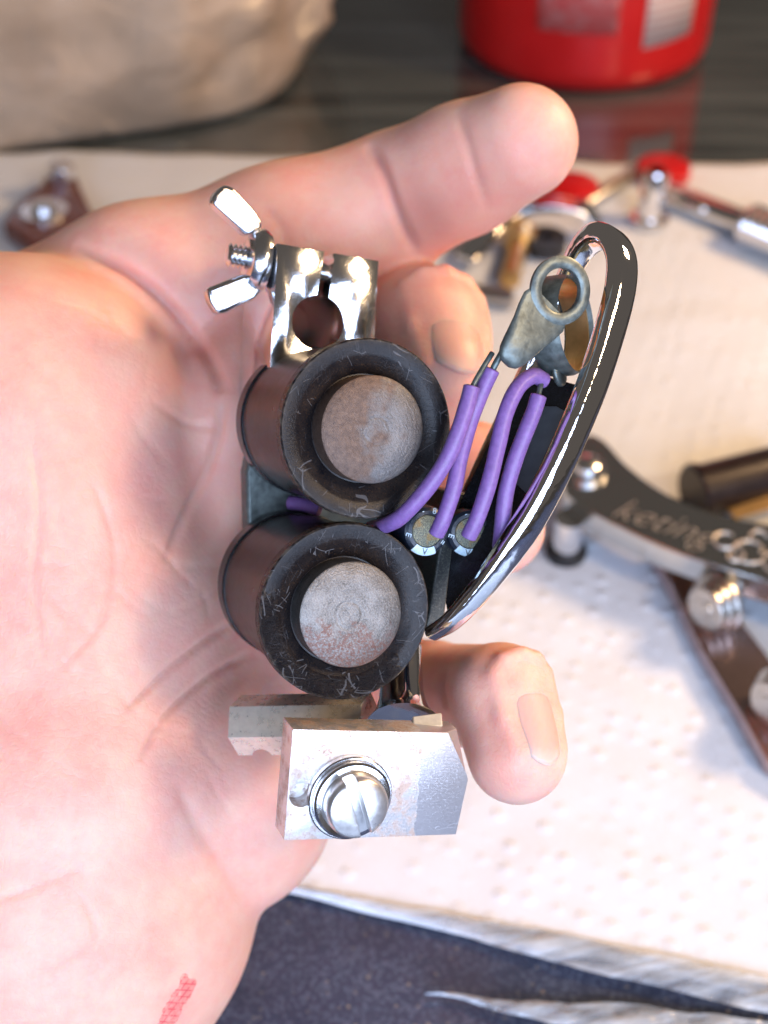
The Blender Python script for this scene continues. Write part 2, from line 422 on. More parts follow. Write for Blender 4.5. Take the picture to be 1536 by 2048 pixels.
def m_paper():
    t = NT('embossed_paper')
    lat = t.vscale(t.rot(t.mm, (0, 0, 0.35)), (0.15, 0.15, 0))
    v = t.n('TexVoronoi', {'Vector': lat, 'Scale': 1.0, 'Randomness': 0.34})
    dots = t.math('MULTIPLY', t.ramp(v, [(0.0, 1.0), (0.42, 0.0)], 'EASE'), t.ramp(t.noise(0.03, 2), [(0.32, 0.3), (0.58, 1.0)]))
    fib = t.noise(2.0, 5, 0.7)
    c = t.mix(t.ramp(fib, [(0.3, 0.0), (0.7, 1.0)]), (0.69, 0.73, 0.79), (0.75, 0.79, 0.85))
    h = t.math('ADD', dots, t.math('MULTIPLY', fib, 0.25))
    return t.set(col=c, rough=0.9, normal=t.bump(h, 0.36, 0.0014), spec=0.2)
PAPER_H = 0.0015
def paper():
    n0, n1 = G(-420, 1580, PAPER_H), G(1900, 2075, PAPER_H)          # near edge
    f0, f1 = G(-420, 296, PAPER_H), G(1900, 338, PAPER_H)
    V, Fc = [], []; nu, nv = 90, 110
    for j in range(nv + 1):
        for i in range(nu + 1):
            a = n0.lerp(n1, i / nu); b = f0.lerp(f1, i / nu); p = a.lerp(b, j / nv)
            e = min(j, nv - j, i, nu - i) / 6.0
            z = PAPER_H + 0.0011 * noise.noise(Vector((p.x * 22, p.y * 22, 0))) + 0.0005 * noise.noise(Vector((p.x * 70, p.y * 70, 3)))
            V.append(Vector((p.x + 0.0012 * noise.noise(Vector((p.y * 40, 0, 1))), p.y + 0.0025 * noise.noise(Vector((p.x * 26, 5, 1))), max(z, 0.0009))))
    for j in range(nv):
        for i in range(nu):
            a = j * (nu + 1) + i; Fc.append((a, a + 1, a + nu + 2, a + nu + 1))
    o = obj('paper_towel', V, Fc, m_paper())
    s = o.modifiers.new('thick', 'SOLIDIFY'); s.thickness = 0.0003; s.offset = -1
    thing(o, 'white embossed paper towel spread over the dark table under the hand', 'paper towel')
paper()

# ------------------------------------------------------------------ the coil machine
mach = root('tattoo_machine', ORG - A * 0.03, 'chrome twin-coil tattoo machine with purple wires held in the hand', 'tattoo machine')
def coil(px, py, wm, pm, nm):
    o = L(px, py, 0); M = MA @ Matrix.Translation(o)
    body = obj('coil', *lathe([(0, -28.6), (12.35, -28.6), (12.9, -2.2), (0, -2.2)], 72), MAT['wrap'], mach, M, angle=30)
    # ridges of the wound tape
    w1 = obj('end_disc', *lathe([(8.3, -2.6), (8.45, -1.5), (8.9, -1.2), (11.0, -0.22), (11.5, -0.02), (13.45, 0), (13.68, -0.25), (13.72, -2.3), (13.4, -2.6), (8.3, -2.6)], 96), wm, body, M, angle=28, label=nm)
    obj('end_disc', *lathe([(0, -27.0), (12.5, -27.0), (12.75, -27.3), (12.7, -30.6), (12.4, -30.8), (0, -30.8)], 72), MAT['black'], body, M, angle=30)
    c1 = obj('iron_core', *lathe([(0, 2.55), (4.5, 2.55), (7.9, 2.52), (8.1, 2.36), (8.15, 2.1), (8.15, -2.6), (0, -2.6)], 96), pm, body, M, angle=40)
    return body
cu = coil(735, 858, MAT['wash_u'], MAT['pole_u'], 'black end disc with fine scratches and brown dust')
cl = coil(692, 1224, MAT['wash_l'], MAT['pole_l'], 'black end disc, crackled and torn along its lower rim')
cu['label'] = 'upper black coil with brown stained pole'; cl['label'] = 'lower black coil with rusty grey pole'

# base plate (yoke) behind the coils
pl = [L(538, 700, -31), L(770, 690, -31), L(760, 1330, -31), L(690, 1380, -31), L(560, 1330, -31), L(495, 1060, -31), L(492, 945, -31)]
obj('yoke', *prism([(p.x, p.y) for p in pl], -0.0352, -0.0309), MAT['tin'], mach, MA, bevel=0.0006)

# tube vise: block with a round hole and a slot, pinch screw and wing nut
vc = L(636, 645, -25)
MV = MA @ Matrix.Translation((vc.x, vc.y, -0.025))
v_tl, v_tr, v_br, v_bl = [L(*p, -25) - vc for p in ((556, 487), (757, 522), (742, 800), (536, 800))]
vb = obj('tube_vise', *prism([(v.x, v.y) for v in (v_bl, v_br, v_tr, v_tl)], -0.020, 0.0), MAT['chrome_w'], mach, MV)
hole_r = 4.55
c1 = cutter(*lathe([(0, -26), (hole_r, -26), (hole_r, 5), (0, 5)], 64), MV)
c2 = cutter(*box(0.0019, 0.030, 0.040, (0.00035, 0.0158, 0)), MV)
carve(vb, [c1, c2], bevel=0.0005, segs=3)
# the screw runs along local x; wing nut on the left end
yS = L(513, 520, -31)
MW = frame(MA @ yS, (-B), A, CX)        # local z along the screw (to the right)
thr = []
for k in range(16):
    z = -5.2 + k * 0.42; thr.append((1.75 + (0.3 if k % 2 else -0.3), z))
V_, F_ = lathe([(0, -5.4)] + thr + [(1.6, 1.8), (1.6, 19), (0, 19)], 28)
scr = obj('pinch_screw', V_, F_, MAT['zinc'], mach, MW, angle=20)
obj('screw_head', *lathe([(0, 17.3), (3.2, 17.3), (3.5, 17.8), (3.5, 19.6), (2.8, 20.4), (0, 20.4)], 32), MAT['zinc'], scr, MW)
wn = obj('wing_nut', *lathe([(1.7, -1.9), (3.4, -2.0), (4.6, -1.5), (5.3, -0.4), (5.4, 0.6), (5.0, 1.5), (4.2, 1.9), (1.7, 2.0), (1.7, -1.9)], 40), MAT['zinc'], mach, MW, angle=30)
def wing(pix, name='wing'):
    q = [L(*p, -31) for p in pix]
    o = obj(name, *prism([(v.x, v.y) for v in q], -0.0325, -0.0292), MAT['zinc'], wn, MA, bevel=0.0009, segs=3)
wing([(519, 462), (487, 473), (419, 410), (424, 388), (444, 371), (463, 377), (502, 420), (520, 446)])
wing([(518, 566), (484, 548), (408, 578), (414, 605), (430, 630), (449, 626), (505, 600), (520, 584)])

# ---------------- side loop: chromed oval limb
LP = [(862, 1268, 209), (905, 1240, 206), (960, 1180, 203.5), (1014, 1108, 201.5), (1066, 1028, 200.5), (1112, 940, 200), (1152, 850, 200), (1188, 760, 200.5),
      (1220, 660, 201), (1240, 580, 201.5), (1243, 520, 202.5), (1226, 482, 204.5), (1196, 472, 207), (1163, 500, 210), (1134, 556, 212.5),
      (1102, 640, 214.5), (1066, 722, 216), (1030, 800, 217), (992, 880, 218), (955, 960, 219), (915, 1050, 220), (880, 1150, 220), (852, 1240, 219)]
path = [C((p[0] - 768) / FPX * p[2], (p[1] - 1024) / FPX * p[2], p[2]) for p in cr(LP, 8)]
nloop = (path[40] - path[120]).cross(path[80] - path[10]).normalized()
if nloop.dot(FWD) > 0: nloop = -nloop
hu, hv = 0.0018, 0.0024
sec = []
for k in range(28):
    a_ = 2 * math.pi * k / 28; ca_, sa_ = math.cos(a_), math.sin(a_)
    sec.append((hu * math.copysign(abs(ca_) ** 0.6, ca_), hv * math.copysign(abs(sa_) ** 0.6, sa_)))
nP = len(path); sc_ = []
for i in range(nP):
    t = i / (nP - 1)
    s = 0.55 + 0.45 * min(1, t / 0.16)
    if t > 0.55: s *= 1 - 0.32 * min(1, (t - 0.55) / 0.1)
    sc_.append(s)
obj('frame_loop', *sweep(path, sec, up=nloop, scale=sc_), m_chrome('loop_chrome', (0.92, 0.92, 0.93), rough=0.05, wav=0.35), mach, angle=70)

# black side plate inside the loop with a grey film patch
def flatplate(name, pts, mat, thick, parent, bevel=0.0003):
    """polygon of (px,py,z) points, thickened away from the viewer."""
    W = [P(*p) for p in pts]; n = len(W)
    c = sum(W, Vector()) / n; nr = Vector()
    for i in range(n): nr += (W[i] - c).cross(W[(i + 1) % n] - c)
    nr.normalize()
    if nr.dot(FWD) < 0: nr = -nr
    V = W + [v + nr * thick for v in W]
    Fc = [tuple(range(n)), tuple(range(2 * n - 1, n - 1, -1))] + [(i, n + i, n + (i + 1) % n, (i + 1) % n) for i in range(n)]
    return obj(name, V, Fc, mat, parent, bevel=bevel)
def pz(px, py, back=0):      # depth on the plane of the side plate
    o = P(1060, 930, 208); nn = cdir((-0.50, -0.27, -0.82)).normalized(); d = ray(px, py)
    return (o - CAM).dot(nn) / d.dot(nn) / MM + back
spl = [(1047, 742), (1092, 752), (1151, 768), (1146, 830), (1112, 920), (1070, 1010), (1020, 1092), (960, 1172), (896, 1238), (890, 1205), (902, 1100), (912, 1020), (944, 950), (980, 880), (1012, 810)]
sp = flatplate('side_plate', [(x, y, pz(x, y)) for x, y in spl], MAT['black'], 0.0016, mach)
gs = [(1086, 812), (1112, 812), (1130, 822), (1128, 850), (1098, 925), (1056, 990), (1030, 966), (1040, 900), (1062, 840)]
flatplate('grey_patch', [(x, y, pz(x, y, -0.35)) for x, y in gs], MAT['sticker'], 0.0003, sp, 0.0001)

# speckled upright between the capacitors
up = [(936, 985), (926, 1050), (912, 1095), (900, 1150), (893, 1205), (886, 1256), (852, 1262), (862, 1200), (872, 1140), (880, 1090), (898, 1040), (908, 985)]
U_ = [L(x, y, -7.5) for x, y in up]
obj('upright', *prism([(p.x, p.y) for p in U_], -0.031, -0.0075), MAT['speck'], mach, MA, bevel=0.0003)

# ---------------- capacitors
def text_mesh(s, size, shear=0.0, extrude=0.0, thin=0.0):
    cu_ = bpy.data.curves.new('txt', 'FONT'); cu_.body = s; cu_.size = size; cu_.shear = shear; cu_.extrude = extrude; cu_.offset = thin
    cu_.align_x = 'CENTER'; cu_.align_y = 'CENTER'; cu_.resolution_u = 4
    o = bpy.data.objects.new('txt', cu_); COL.objects.link(o)
    bpy.context.view_layer.update()
    me = bpy.data.meshes.new_from_object(o.evaluated_get(bpy.context.evaluated_depsgraph_get()))
    bpy.data.objects.remove(o, do_unlink=True)
    V = [v.co.copy() for v in me.vertices]; Fc = [tuple(p.vertices) for p in me.polygons]
    return V, Fc
def capacitor(px, py, zl, r, label, tilt):
    o = L(px, py, zl); M = MA @ Matrix.Translation(o) @ Matrix.Rotation(tilt, 4, 'Y')
    b = obj('capacitor', *lathe([(0, -13), (r - 0.4, -13), (r, -12.6), (r, -0.9), (r - 0.25, -0.35), (r - 0.75, -0.02), (r * 0.66, 0.0), (r * 0.64, -0.25), (0, -0.25)], 48), MAT['sleeve'], mach, M, angle=25, label=label)
    obj('end_seal', *lathe([(0, 0.22), (r * 0.35, 0.18), (r * 0.62, 0.02), (r * 0.66, -0.3), (0, -0.3)], 40), MAT['epoxy'], b, M)
    def arc(a0, a1, r0, r1, z):
        V, Fc = [], []
        for k in range(13):
            a = R(a0 + (a1 - a0) * k / 12)
            for q in range(4):
                rr = r0 + (r1 - r0) * q / 3
                zz = z if rr < r - 0.75 else z - 0.45 * ((rr - (r - 0.75)) / 0.75) ** 1.4
                V.append(Vector((rr * math.cos(a), rr * math.sin(a), zz)) * MM)
        for k in range(12):
            for q in range(3): i = k * 4 + q; Fc.append((i, i + 1, i + 5, i + 4))
        return V, Fc
    st = obj('polarity_stripe', *arc(-124, -58, r * 0.67, r * 1.0, 0.07), MAT['print_'], b, M)
    V, Fc = text_mesh('V', 1.5 * MM)
    obj('chevron_print', [v + Vector((0, -r * 0.84 * MM, 0.10 * MM)) for v in V], Fc, MAT['sleeve'], st, M, smooth=False)
    for s, ang, rot in (('8', 78, 0), ('E', 196, -100), ('=', -28, 60), ('-', 112, 20)):
        V, Fc = text_mesh(s, 1.35 * MM)
        T = Matrix.Translation(Vector((r * 0.83 * math.cos(R(ang)), r * 0.83 * math.sin(R(ang)), 0.10)) * MM) @ Matrix.Rotation(R(rot), 4, 'Z')
        obj('sleeve_print', [T @ v for v in V], Fc, MAT['print_'], b, M, smooth=False)
capacitor(855, 1062, -1.5, 3.95, 'capacitor beside the coils with pale stripe', 0.0)
capacitor(941, 1066, -1.0, 3.8, 'capacitor next to the chrome loop with pale stripe', R(-14))

# ---------------- wires and lugs
def wire(pts, r, mat, name='wire', n=10, label=None, parent=mach):
    W = [C((p[0] - 768) / FPX * p[2], (p[1] - 1024) / FPX * p[2], p[2]) for p in cr(pts, n)]
    sc = [1 + 0.012 * math.sin(i * 0.45 + pts[0][0]) for i in range(len(W))]
    return obj(name, *sweep(W, circ(r * MM, 18), scale=sc), mat, parent, angle=60, bevel=0.0002, label=label)
w1 = wire([(742, 1058, 211), (772, 1050, 203), (806, 1030, 199.5), (856, 975, 197.5), (895, 915, 196.5), (918, 860, 196), (934, 810, 196), (944, 772, 196)], 1.26, MAT['purple'])
w2 = wire([(872, 1070, 200.5), (888, 1035, 199.5), (908, 975, 199), (920, 915, 199), (938, 850, 199), (958, 795, 198.5), (984, 738, 198)], 1.26, MAT['purple'])
w3 = wire([(936, 1075, 200.5), (955, 1035, 199.5), (978, 965, 199), (996, 890, 199), (1012, 825, 199), (1036, 775, 199.5), (1066, 752, 200.5), (1090, 762, 202)], 1.26, MAT['purple'])
w4 = wire([(1000, 1095, 205), (1004, 1055, 203), (1012, 985, 201.5), (1030, 920, 200.5), (1052, 862, 200), (1068, 822, 200), (1078, 790, 200)], 1.26, MAT['purple'])
def cut_end(w, p, q_):
    a_, b_ = P(*p), P(*q_); d_ = (b_ - a_).normalized(); x_ = d_.orthogonal().normalized()
    obj('cut_end', *lathe([(0, 0.06), (0.9, 0.06), (1.0, -0.1), (0, -0.1)], 20), MAT['hole'], w, frame(b_, x_, d_.cross(x_), d_))  # dark disc stands in for the shaded hollow of the insulation
cut_end(w1, (934, 810, 196), (944, 772, 196)); cut_end(w4, (1068, 822, 200), (1078, 790, 200)); cut_end(w2, (958, 795, 198.5), (984, 738, 198))
wire([(944, 776, 196), (952, 760, 196.2), (966, 736, 196.8), (985, 705, 197.5)], 0.42, MAT['tin'], 'bare_wire', parent=w1)
wire([(984, 742, 198), (992, 726, 197.8), (1004, 705, 197.6)], 0.5, MAT['tin'], 'bare_wire', parent=w2)
wire([(1077, 794, 200), (1080, 776, 200.5), (1088, 752, 202)], 0.42, MAT['tin'], 'bare_wire', parent=w4)
wire([(578, 1005, 226), (606, 1009, 225), (640, 1020, 224)], 1.2, MAT['purple'])

def lug(M, name, R0, r0, body, thick, mat, bore=None, label=None):
    """ring terminal: thick ring at the origin and a folded solder tail along -y."""
    t = thick
    o = obj(name, *lathe([(r0, -t * 0.5), (R0 - 0.25, -t * 0.5), (R0, -t * 0.3), (R0, t * 0.3), (R0 - 0.3, t * 0.5), ((R0 + r0) / 2, t * 0.62), (r0 + 0.15, t * 0.5), (r0, t * 0.3), (r0, -t * 0.5)], 56), mat, mach, M, angle=45, label=label)
    V, Fc = [], []
    rows = body     # (y, half width, z centre, half thickness)
    m = 20
    for (y, hw, zc, ht) in rows:
        for k in range(m):
            a = 2 * math.pi * k / m
            ca, sa = math.cos(a), math.sin(a)
            V.append(Vector((hw * math.copysign(abs(ca) ** 0.7, ca), y, zc + ht * math.copysign(abs(sa) ** 0.8, sa))) * MM)
    for i in range(len(rows) - 1):
        for k in range(m):
            k2 = (k + 1) % m; Fc.append((i * m + k, i * m + k2, (i + 1) * m + k2, (i + 1) * m + k))
    Fc.append(tuple(range(m))); Fc.append(tuple(len(V) - 1 - k for k in range(m)))
    obj('solder_tail', V, Fc, mat, o, M, angle=60)
    if bore: obj('bore', *lathe([(r0 - 0.03, -t * 0.45), (r0 - 0.03, t * 0.45), (r0 + 0.2, t * 0.45), (r0 + 0.2, -t * 0.45), (r0 - 0.03, -t * 0.45)], 56), bore, o, M)
    return o
lc = P(1120, 581, 198); ldn = (P(1000, 718, 198) - lc).normalized()
lz = cdir((0.40, 0.12, -0.9)).normalized(); ldn = (ldn - lz * ldn.dot(lz)).normalized()
ML = frame(lc, (-ldn).cross(lz).normalized(), -ldn, lz)
tailrows = [(-2.6, 3.9, 0, 0.45), (-4.2, 4.5, 0, 0.55), (-6.2, 4.1, 0.1, 0.75), (-8.0, 3.55, 0.3, 1.1), (-9.6, 3.2, 0.45, 1.45), (-11.4, 2.8, 0.5, 1.6), (-12.8, 2.4, 0.45, 1.5), (-13.8, 1.8, 0.4, 1.2), (-14.3, 0.9, 0.35, 0.6)]
lg = lug(ML, 'ring_lug', 5.15, 3.3, [(y, hw, zc * 0.7, ht * 0.62) for y, hw, zc, ht in tailrows], 0.95, MAT['tin'], label='dull grey ring lug above the left wire pair')
# second, brass bored ring lug turned edge-on inside the loop
l2 = P(1120, 652, 206.5); lz2 = cdir((0.86, -0.05, -0.5)).normalized(); ld2 = (P(1092, 790, 206) - l2).normalized(); ld2 = (ld2 - lz2 * ld2.dot(lz2)).normalized()
ML2 = frame(l2, (-ld2).cross(lz2).normalized(), -ld2, lz2)
tail2 = [(-7.2, 2.4, 0, 0.5), (-8.2, 2.2, 0, 0.7), (-9.2, 1.4, 0.1, 0.6), (-9.7, 0.6, 0.1, 0.3)]
lug(ML2, 'ring_lug', 7.9, 7.1, tail2, 4.4, MAT['tin'], MAT['brass'], label='ring lug with brass bore inside the loop')

# ---------------- rear post, hex rod and spring block
nb = cdir((0.33, 0.20, -0.92)).normalized()
xb = cdir((0.93, 0.0, 0.35)); xb = (xb - nb * xb.dot(nb)).normalized(); yb = nb.cross(xb)
OB = P(745, 1570, 197)
MB = frame(OB, xb, yb, nb); MBI = MB.inverted()
def LB(px, py, zl=0):
    pl_ = OB + nb * zl * MM; d = ray(px, py); t = (pl_ - CAM).dot(nb) / d.dot(nb)
    return MBI @ (CAM + d * t)
q = [LB(*p) for p in ((568, 1681), (912, 1669), (936, 1560), (922, 1466), (586, 1459))]
T = 5.2
Vb, Fb = prism([(v.x, v.y) for v in q], -T * MM, 0)
blk = obj('spring_block', Vb, Fb, m_block(), mach, MB, label='worn bright plated block with rust stains')
# facet on the upper right corner + keyhole
cc = LB(905, 1500); Mcut = MB @ Matrix.Translation((cc.x, cc.y, 0)) @ Matrix.Rotation(R(28), 4, 'Z') @ Matrix.Rotation(R(38), 4, 'Y')
k1 = cutter(*box(0.012, 0.03, 0.012, (0.006 + 0.0004, 0, 0.006)), Mcut)
kh = LB(604, 1590)
k2 = cutter(*lathe([(0, -3.5), (1.9, -3.5), (1.9, 2), (0, 2)], 32), MB @ Matrix.Translation((kh.x, kh.y, 0)))
carve(blk, [k1, k2], bevel=0.00035, segs=2)
so = LB(697, 1591)
MS = MB @ Matrix.Translation((so.x, so.y, 0))
wa = obj('washer', *lathe([(2.2, 0.0), (6.35, 0.0), (6.5, 0.15), (6.5, 1.0), (6.3, 1.2), (2.2, 1.2)], 72), MAT['zinc'], mach, MS, angle=30)
obj('washer', *lathe([(2.2, 1.15), (5.7, 1.15), (5.95, 1.4), (5.95, 2.0), (5.6, 2.3), (4.9, 2.35), (4.5, 2.1), (2.2, 1.9)], 72), MAT['chrome_w'], mach, MS, angle=30)
sh = obj('cheese_head_screw', *lathe([(0, 5.6), (2.4, 5.56), (3.7, 5.4), (4.35, 5.1), (4.68, 4.6), (4.75, 4.1), (4.75, 1.6), (0, 1.6)], 64), m_plain('screw_nickel', (0.70, 0.69, 0.68), 0.30, 0.08, 0.05, 1.2, metal=0.85), mach, MS, angle=40)
sl0, sl1 = LB(708, 1560, 5), LB(742, 1682, 5)
ang = math.atan2(sl1.y - sl0.y, sl1.x - sl0.x)
k3 = cutter(*box(0.014, 0.0017, 0.006, (0, 0, 0.0061)), MS @ Matrix.Rotation(ang, 4, 'Z'))
carve(sh, [k3], bevel=0.00018, segs=2, angle=40)

# flared post joining block and yoke
pa, pb = P(800, 1300, 218), P(806, 1452, 207)
ax = (pb - pa).normalized(); ln = (pb - pa).length / MM
MPo = frame(pa, ax.orthogonal().normalized(), ax.cross(ax.orthogonal().normalized()), ax)
obj('rear_post', *lathe([(0, 0), (3.6, 0), (3.5, ln * 0.35), (3.5, ln * 0.55), (3.9, ln * 0.72), (4.4, ln * 0.84), (5.2, ln * 0.93), (5.9, ln), (0, ln)], 56), MAT['chrome'], mach, MPo, angle=40)
flatplate('white_shim', [(824, 1432, 203), (884, 1424, 205), (886, 1452, 202), (826, 1456, 200.5)], MAT['shim'], 0.002, mach)
# arm from yoke to post
W = [LW(690, 1180, -33.5), LW(740, 1280, -33), P(790, 1315, 222), P(800, 1330, 215)]
obj('rear_arm', *sweep([Vector(v) for v in cr([tuple(v) for v in W], 8)], circ(0.0035, 20)), MAT['chrome'], mach)
# hex rod
h0, h1 = P(480, 1450, 220.5), P(740, 1446, 213)
hx = (h1 - h0).normalized(); hup = (-FWD - hx * (-FWD).dot(hx)).normalized()
hm = h0.lerp(h1, 0.72); hup = ((CAM - hm).normalized() + Vector((0, 0.05, 0.12))); hup = (hup - hx * hup.dot(hx)).normalized()
MH = frame(h0, hup, hx.cross(hup), hx); hl = (h1 - h0).length
hr = 0.0050
hexv = [(hr * math.cos(R(60 * k + 30)), hr * math.sin(R(60 * k + 30))) for k in range(6)]
hexo = obj('hex_rod', *prism(hexv, 0, hl), MAT['hexsteel'], mach, MH)
dn = cdir((0.1, 1.0, 0.1)).normalized()
kc = P(527, 1506, 220); zax = cdir((0, 0.15, -1)).normalized(); xax = zax.orthogonal().normalized()
k4 = cutter(*lathe([(0, -20), (1.7, -20), (1.7, 20), (0, 20)], 40), frame(kc, xax, zax.cross(xax), zax))
carve(hexo, [k4], bevel=0.0004, segs=3)

# ------------------------------------------------------------------ the hand (one continuous surface)
def PP(px, py, z): return np.array(((px - 768) / FPX * z, (py - 1024) / FPX * z, z))
GS = 0.72
lo = np.array([-112.0, -78.0, 198.0]); hi = np.array([42.0, 150.0, 300.0])
dims = np.ceil((hi - lo) / GS).astype(int)
FLD = np.full(dims, 30.0, np.float32)
axx = [lo[i] + GS * np.arange(dims[i]) for i in range(3)]
def capsule(a, b, ra, rb, k, fld=None, sub=False):
    a = np.asarray(a, float); b = np.asarray(b, float)
    rm = max(ra, rb) + k + 7
    i0 = np.maximum(((np.minimum(a, b) - rm - lo) / GS).astype(int), 0)
    i1 = np.minimum(((np.maximum(a, b) + rm - lo) / GS).astype(int) + 2, dims)
    if np.any(i1 <= i0): return
    sl = tuple(slice(i0[i], i1[i]) for i in range(3))
    X, Y, Z = np.meshgrid(*(axx[i][sl[i]].astype(np.float32) for i in range(3)), indexing='ij')
    ab = b - a; L2 = max(float(ab @ ab), 1e-9)
    t = np.clip(((X - a[0]) * ab[0] + (Y - a[1]) * ab[1] + (Z - a[2]) * ab[2]) / L2, 0, 1)
    d = np.sqrt((X - a[0] - t * ab[0]) ** 2 + (Y - a[1] - t * ab[1]) ** 2 + (Z - a[2] - t * ab[2]) ** 2) - (ra + t * (rb - ra))
    f = FLD[sl]
    if sub:
        hh = np.clip(0.5 - 0.5 * (f + d) / k, 0, 1); FLD[sl] = f * (1 - hh) + (-d) * hh + k * hh * (1 - hh)
    else:
        hh = np.clip(0.5 + 0.5 * (f - d) / k, 0, 1); FLD[sl] = f * (1 - hh) + d * hh - k * hh * (1 - hh)
def chain(pts, k, k0=None):
    for i in range(len(pts) - 1):
        p, q_ = pts[i], pts[i + 1]
        capsule(PP(*p[:3]), PP(*q_[:3]), p[3], q_[3], (k0 if (i == 0 and k0) else k))
# palm sheet
chain([(260, 1000, 253, 17), (560, 760, 254, 16)], 10)
chain([(280, 1150, 253, 17), (680, 980, 256, 15)], 10)
chain([(330, 1300, 253, 17), (700, 1180, 257, 15)], 10)
chain([(60, 1100, 256, 24), (300, 1450, 252, 22)], 10)
# index finger side
chain([(40, 680, 263, 16), (285, 596, 259, 17)], 6)
chain([(285, 596, 259, 17), (560, 492, 258, 14.3), (795, 400, 257, 13.2)], 7)
chain([(795, 400, 257, 13.2), (930, 338, 247, 11.9), (1042, 284, 238, 10.3)], 2.5, 1.2)
# middle
chain([(470, 760, 264, 14), (860, 668, 284, 11.5)], 6)
chain([(860, 668, 284, 11.5), (850, 665, 252, 12.0)], 4)
chain([(850, 665, 252, 12.0), (868, 742, 247, 11.2)], 3)
# ring
chain([(540, 930, 266, 13.5), (950, 950, 288, 10.8)], 6)
chain([(950, 950, 288, 10.8), (948, 958, 259, 10.6), (992, 1054, 247, 9.2)], 3)
# little finger
chain([(560, 1340, 266, 14), (850, 1392, 264, 10.2)], 6)
chain([(850, 1392, 264, 10.2), (862, 1390, 250, 9.8), (1002, 1392, 219, 8.6)], 3)
chain([(1002, 1392, 219, 8.6), (1034, 1508, 214.5, 8.15)], 1.6)
# hypothenar, thenar, heel, wrist, thumb out of the picture
chain([(560, 1340, 264, 15), (430, 1588, 249, 21)], 8)
chain([(430, 1588, 249, 21), (330, 1500, 252, 22)], 8)
chain([(45, 868, 247, 33.5), (110, 1250, 251, 36)], 3.0)
chain([(110, 1250, 252, 36), (120, 1560, 246, 37)], 6)
chain([(120, 1560, 246, 37), (110, 1790, 245, 37), (-42, 2100, 246, 34.5), (-280, 2900, 262, 34)], 3)
chain([(20, 860, 250, 26), (-260, 600, 244, 17), (-460, 420, 236, 13), (-640, 300, 228, 11)], 6)
# nail folds: raised rims round the nails
def nailframe(dip, tip, rad, ang, tilt=0.0):
    d0, d1 = PP(*dip), PP(*tip); axn = d1 - d0; axn /= np.linalg.norm(axn)
    dors = np.array([math.sin(R(ang)), tilt, -math.cos(R(ang))]); dors -= axn * (dors @ axn); dors /= np.linalg.norm(dors)
    side = np.cross(dors, axn)
    return d0, axn, dors, side
def nailpt(nl, s, th, lift):
    d0, axn, dors, side = nl['fr']; r0, r1, ln = nl['r0'], nl['r1'], nl['ln']
    if s <= 0: rr = r0
    elif s <= ln: rr = r0 + (r1 - r0) * s / ln
    else: rr = math.sqrt(max(r1 * r1 - 0.55 * (s - ln) ** 2, 1.0))
    return d0 + axn * s + (dors * math.cos(th) + side * math.sin(th)) * (rr + lift)
def mknail(dip, tip, r0, r1, ang, s0, over, th):
    ln = float(np.linalg.norm(PP(*tip) - PP(*dip)))
    return dict(fr=nailframe(dip, tip, r0, ang), r0=r0, r1=r1, ln=ln, s0=s0, s1=ln + over, th=R(th))
NAILS = [mknail((1002, 1392, 219), (1034, 1508, 214.5), 8.6, 8.15, 30, -3.2, 4.6, 33), mknail((850, 665, 252), (868, 742, 247), 12.0, 11.2, 24, -4.2, 8.0, 36)]
for nl in NAILS:
    s0, s1, th = nl['s0'], nl['s1'], nl['th']; sm = (s0 + s1) / 2
    pts = [nailpt(nl, s1 - 2.5, -th * 1.12, -0.9), nailpt(nl, sm, -th * 1.22, -0.35), nailpt(nl, s0 + 2.2, -th * 1.15, -0.25), nailpt(nl, s0 - 0.2, -th * 0.65, -0.2), nailpt(nl, s0 - 0.9, 0, -0.2),
           nailpt(nl, s0 - 0.2, th * 0.65, -0.2), nailpt(nl, s0 + 2.2, th * 1.15, -0.25), nailpt(nl, sm, th * 1.22, -0.35), nailpt(nl, s1 - 2.5, th * 1.12, -0.9)]
    for i in range(len(pts) - 1): capsule(pts[i], pts[i + 1], 1.1, 1.1, 1.3)

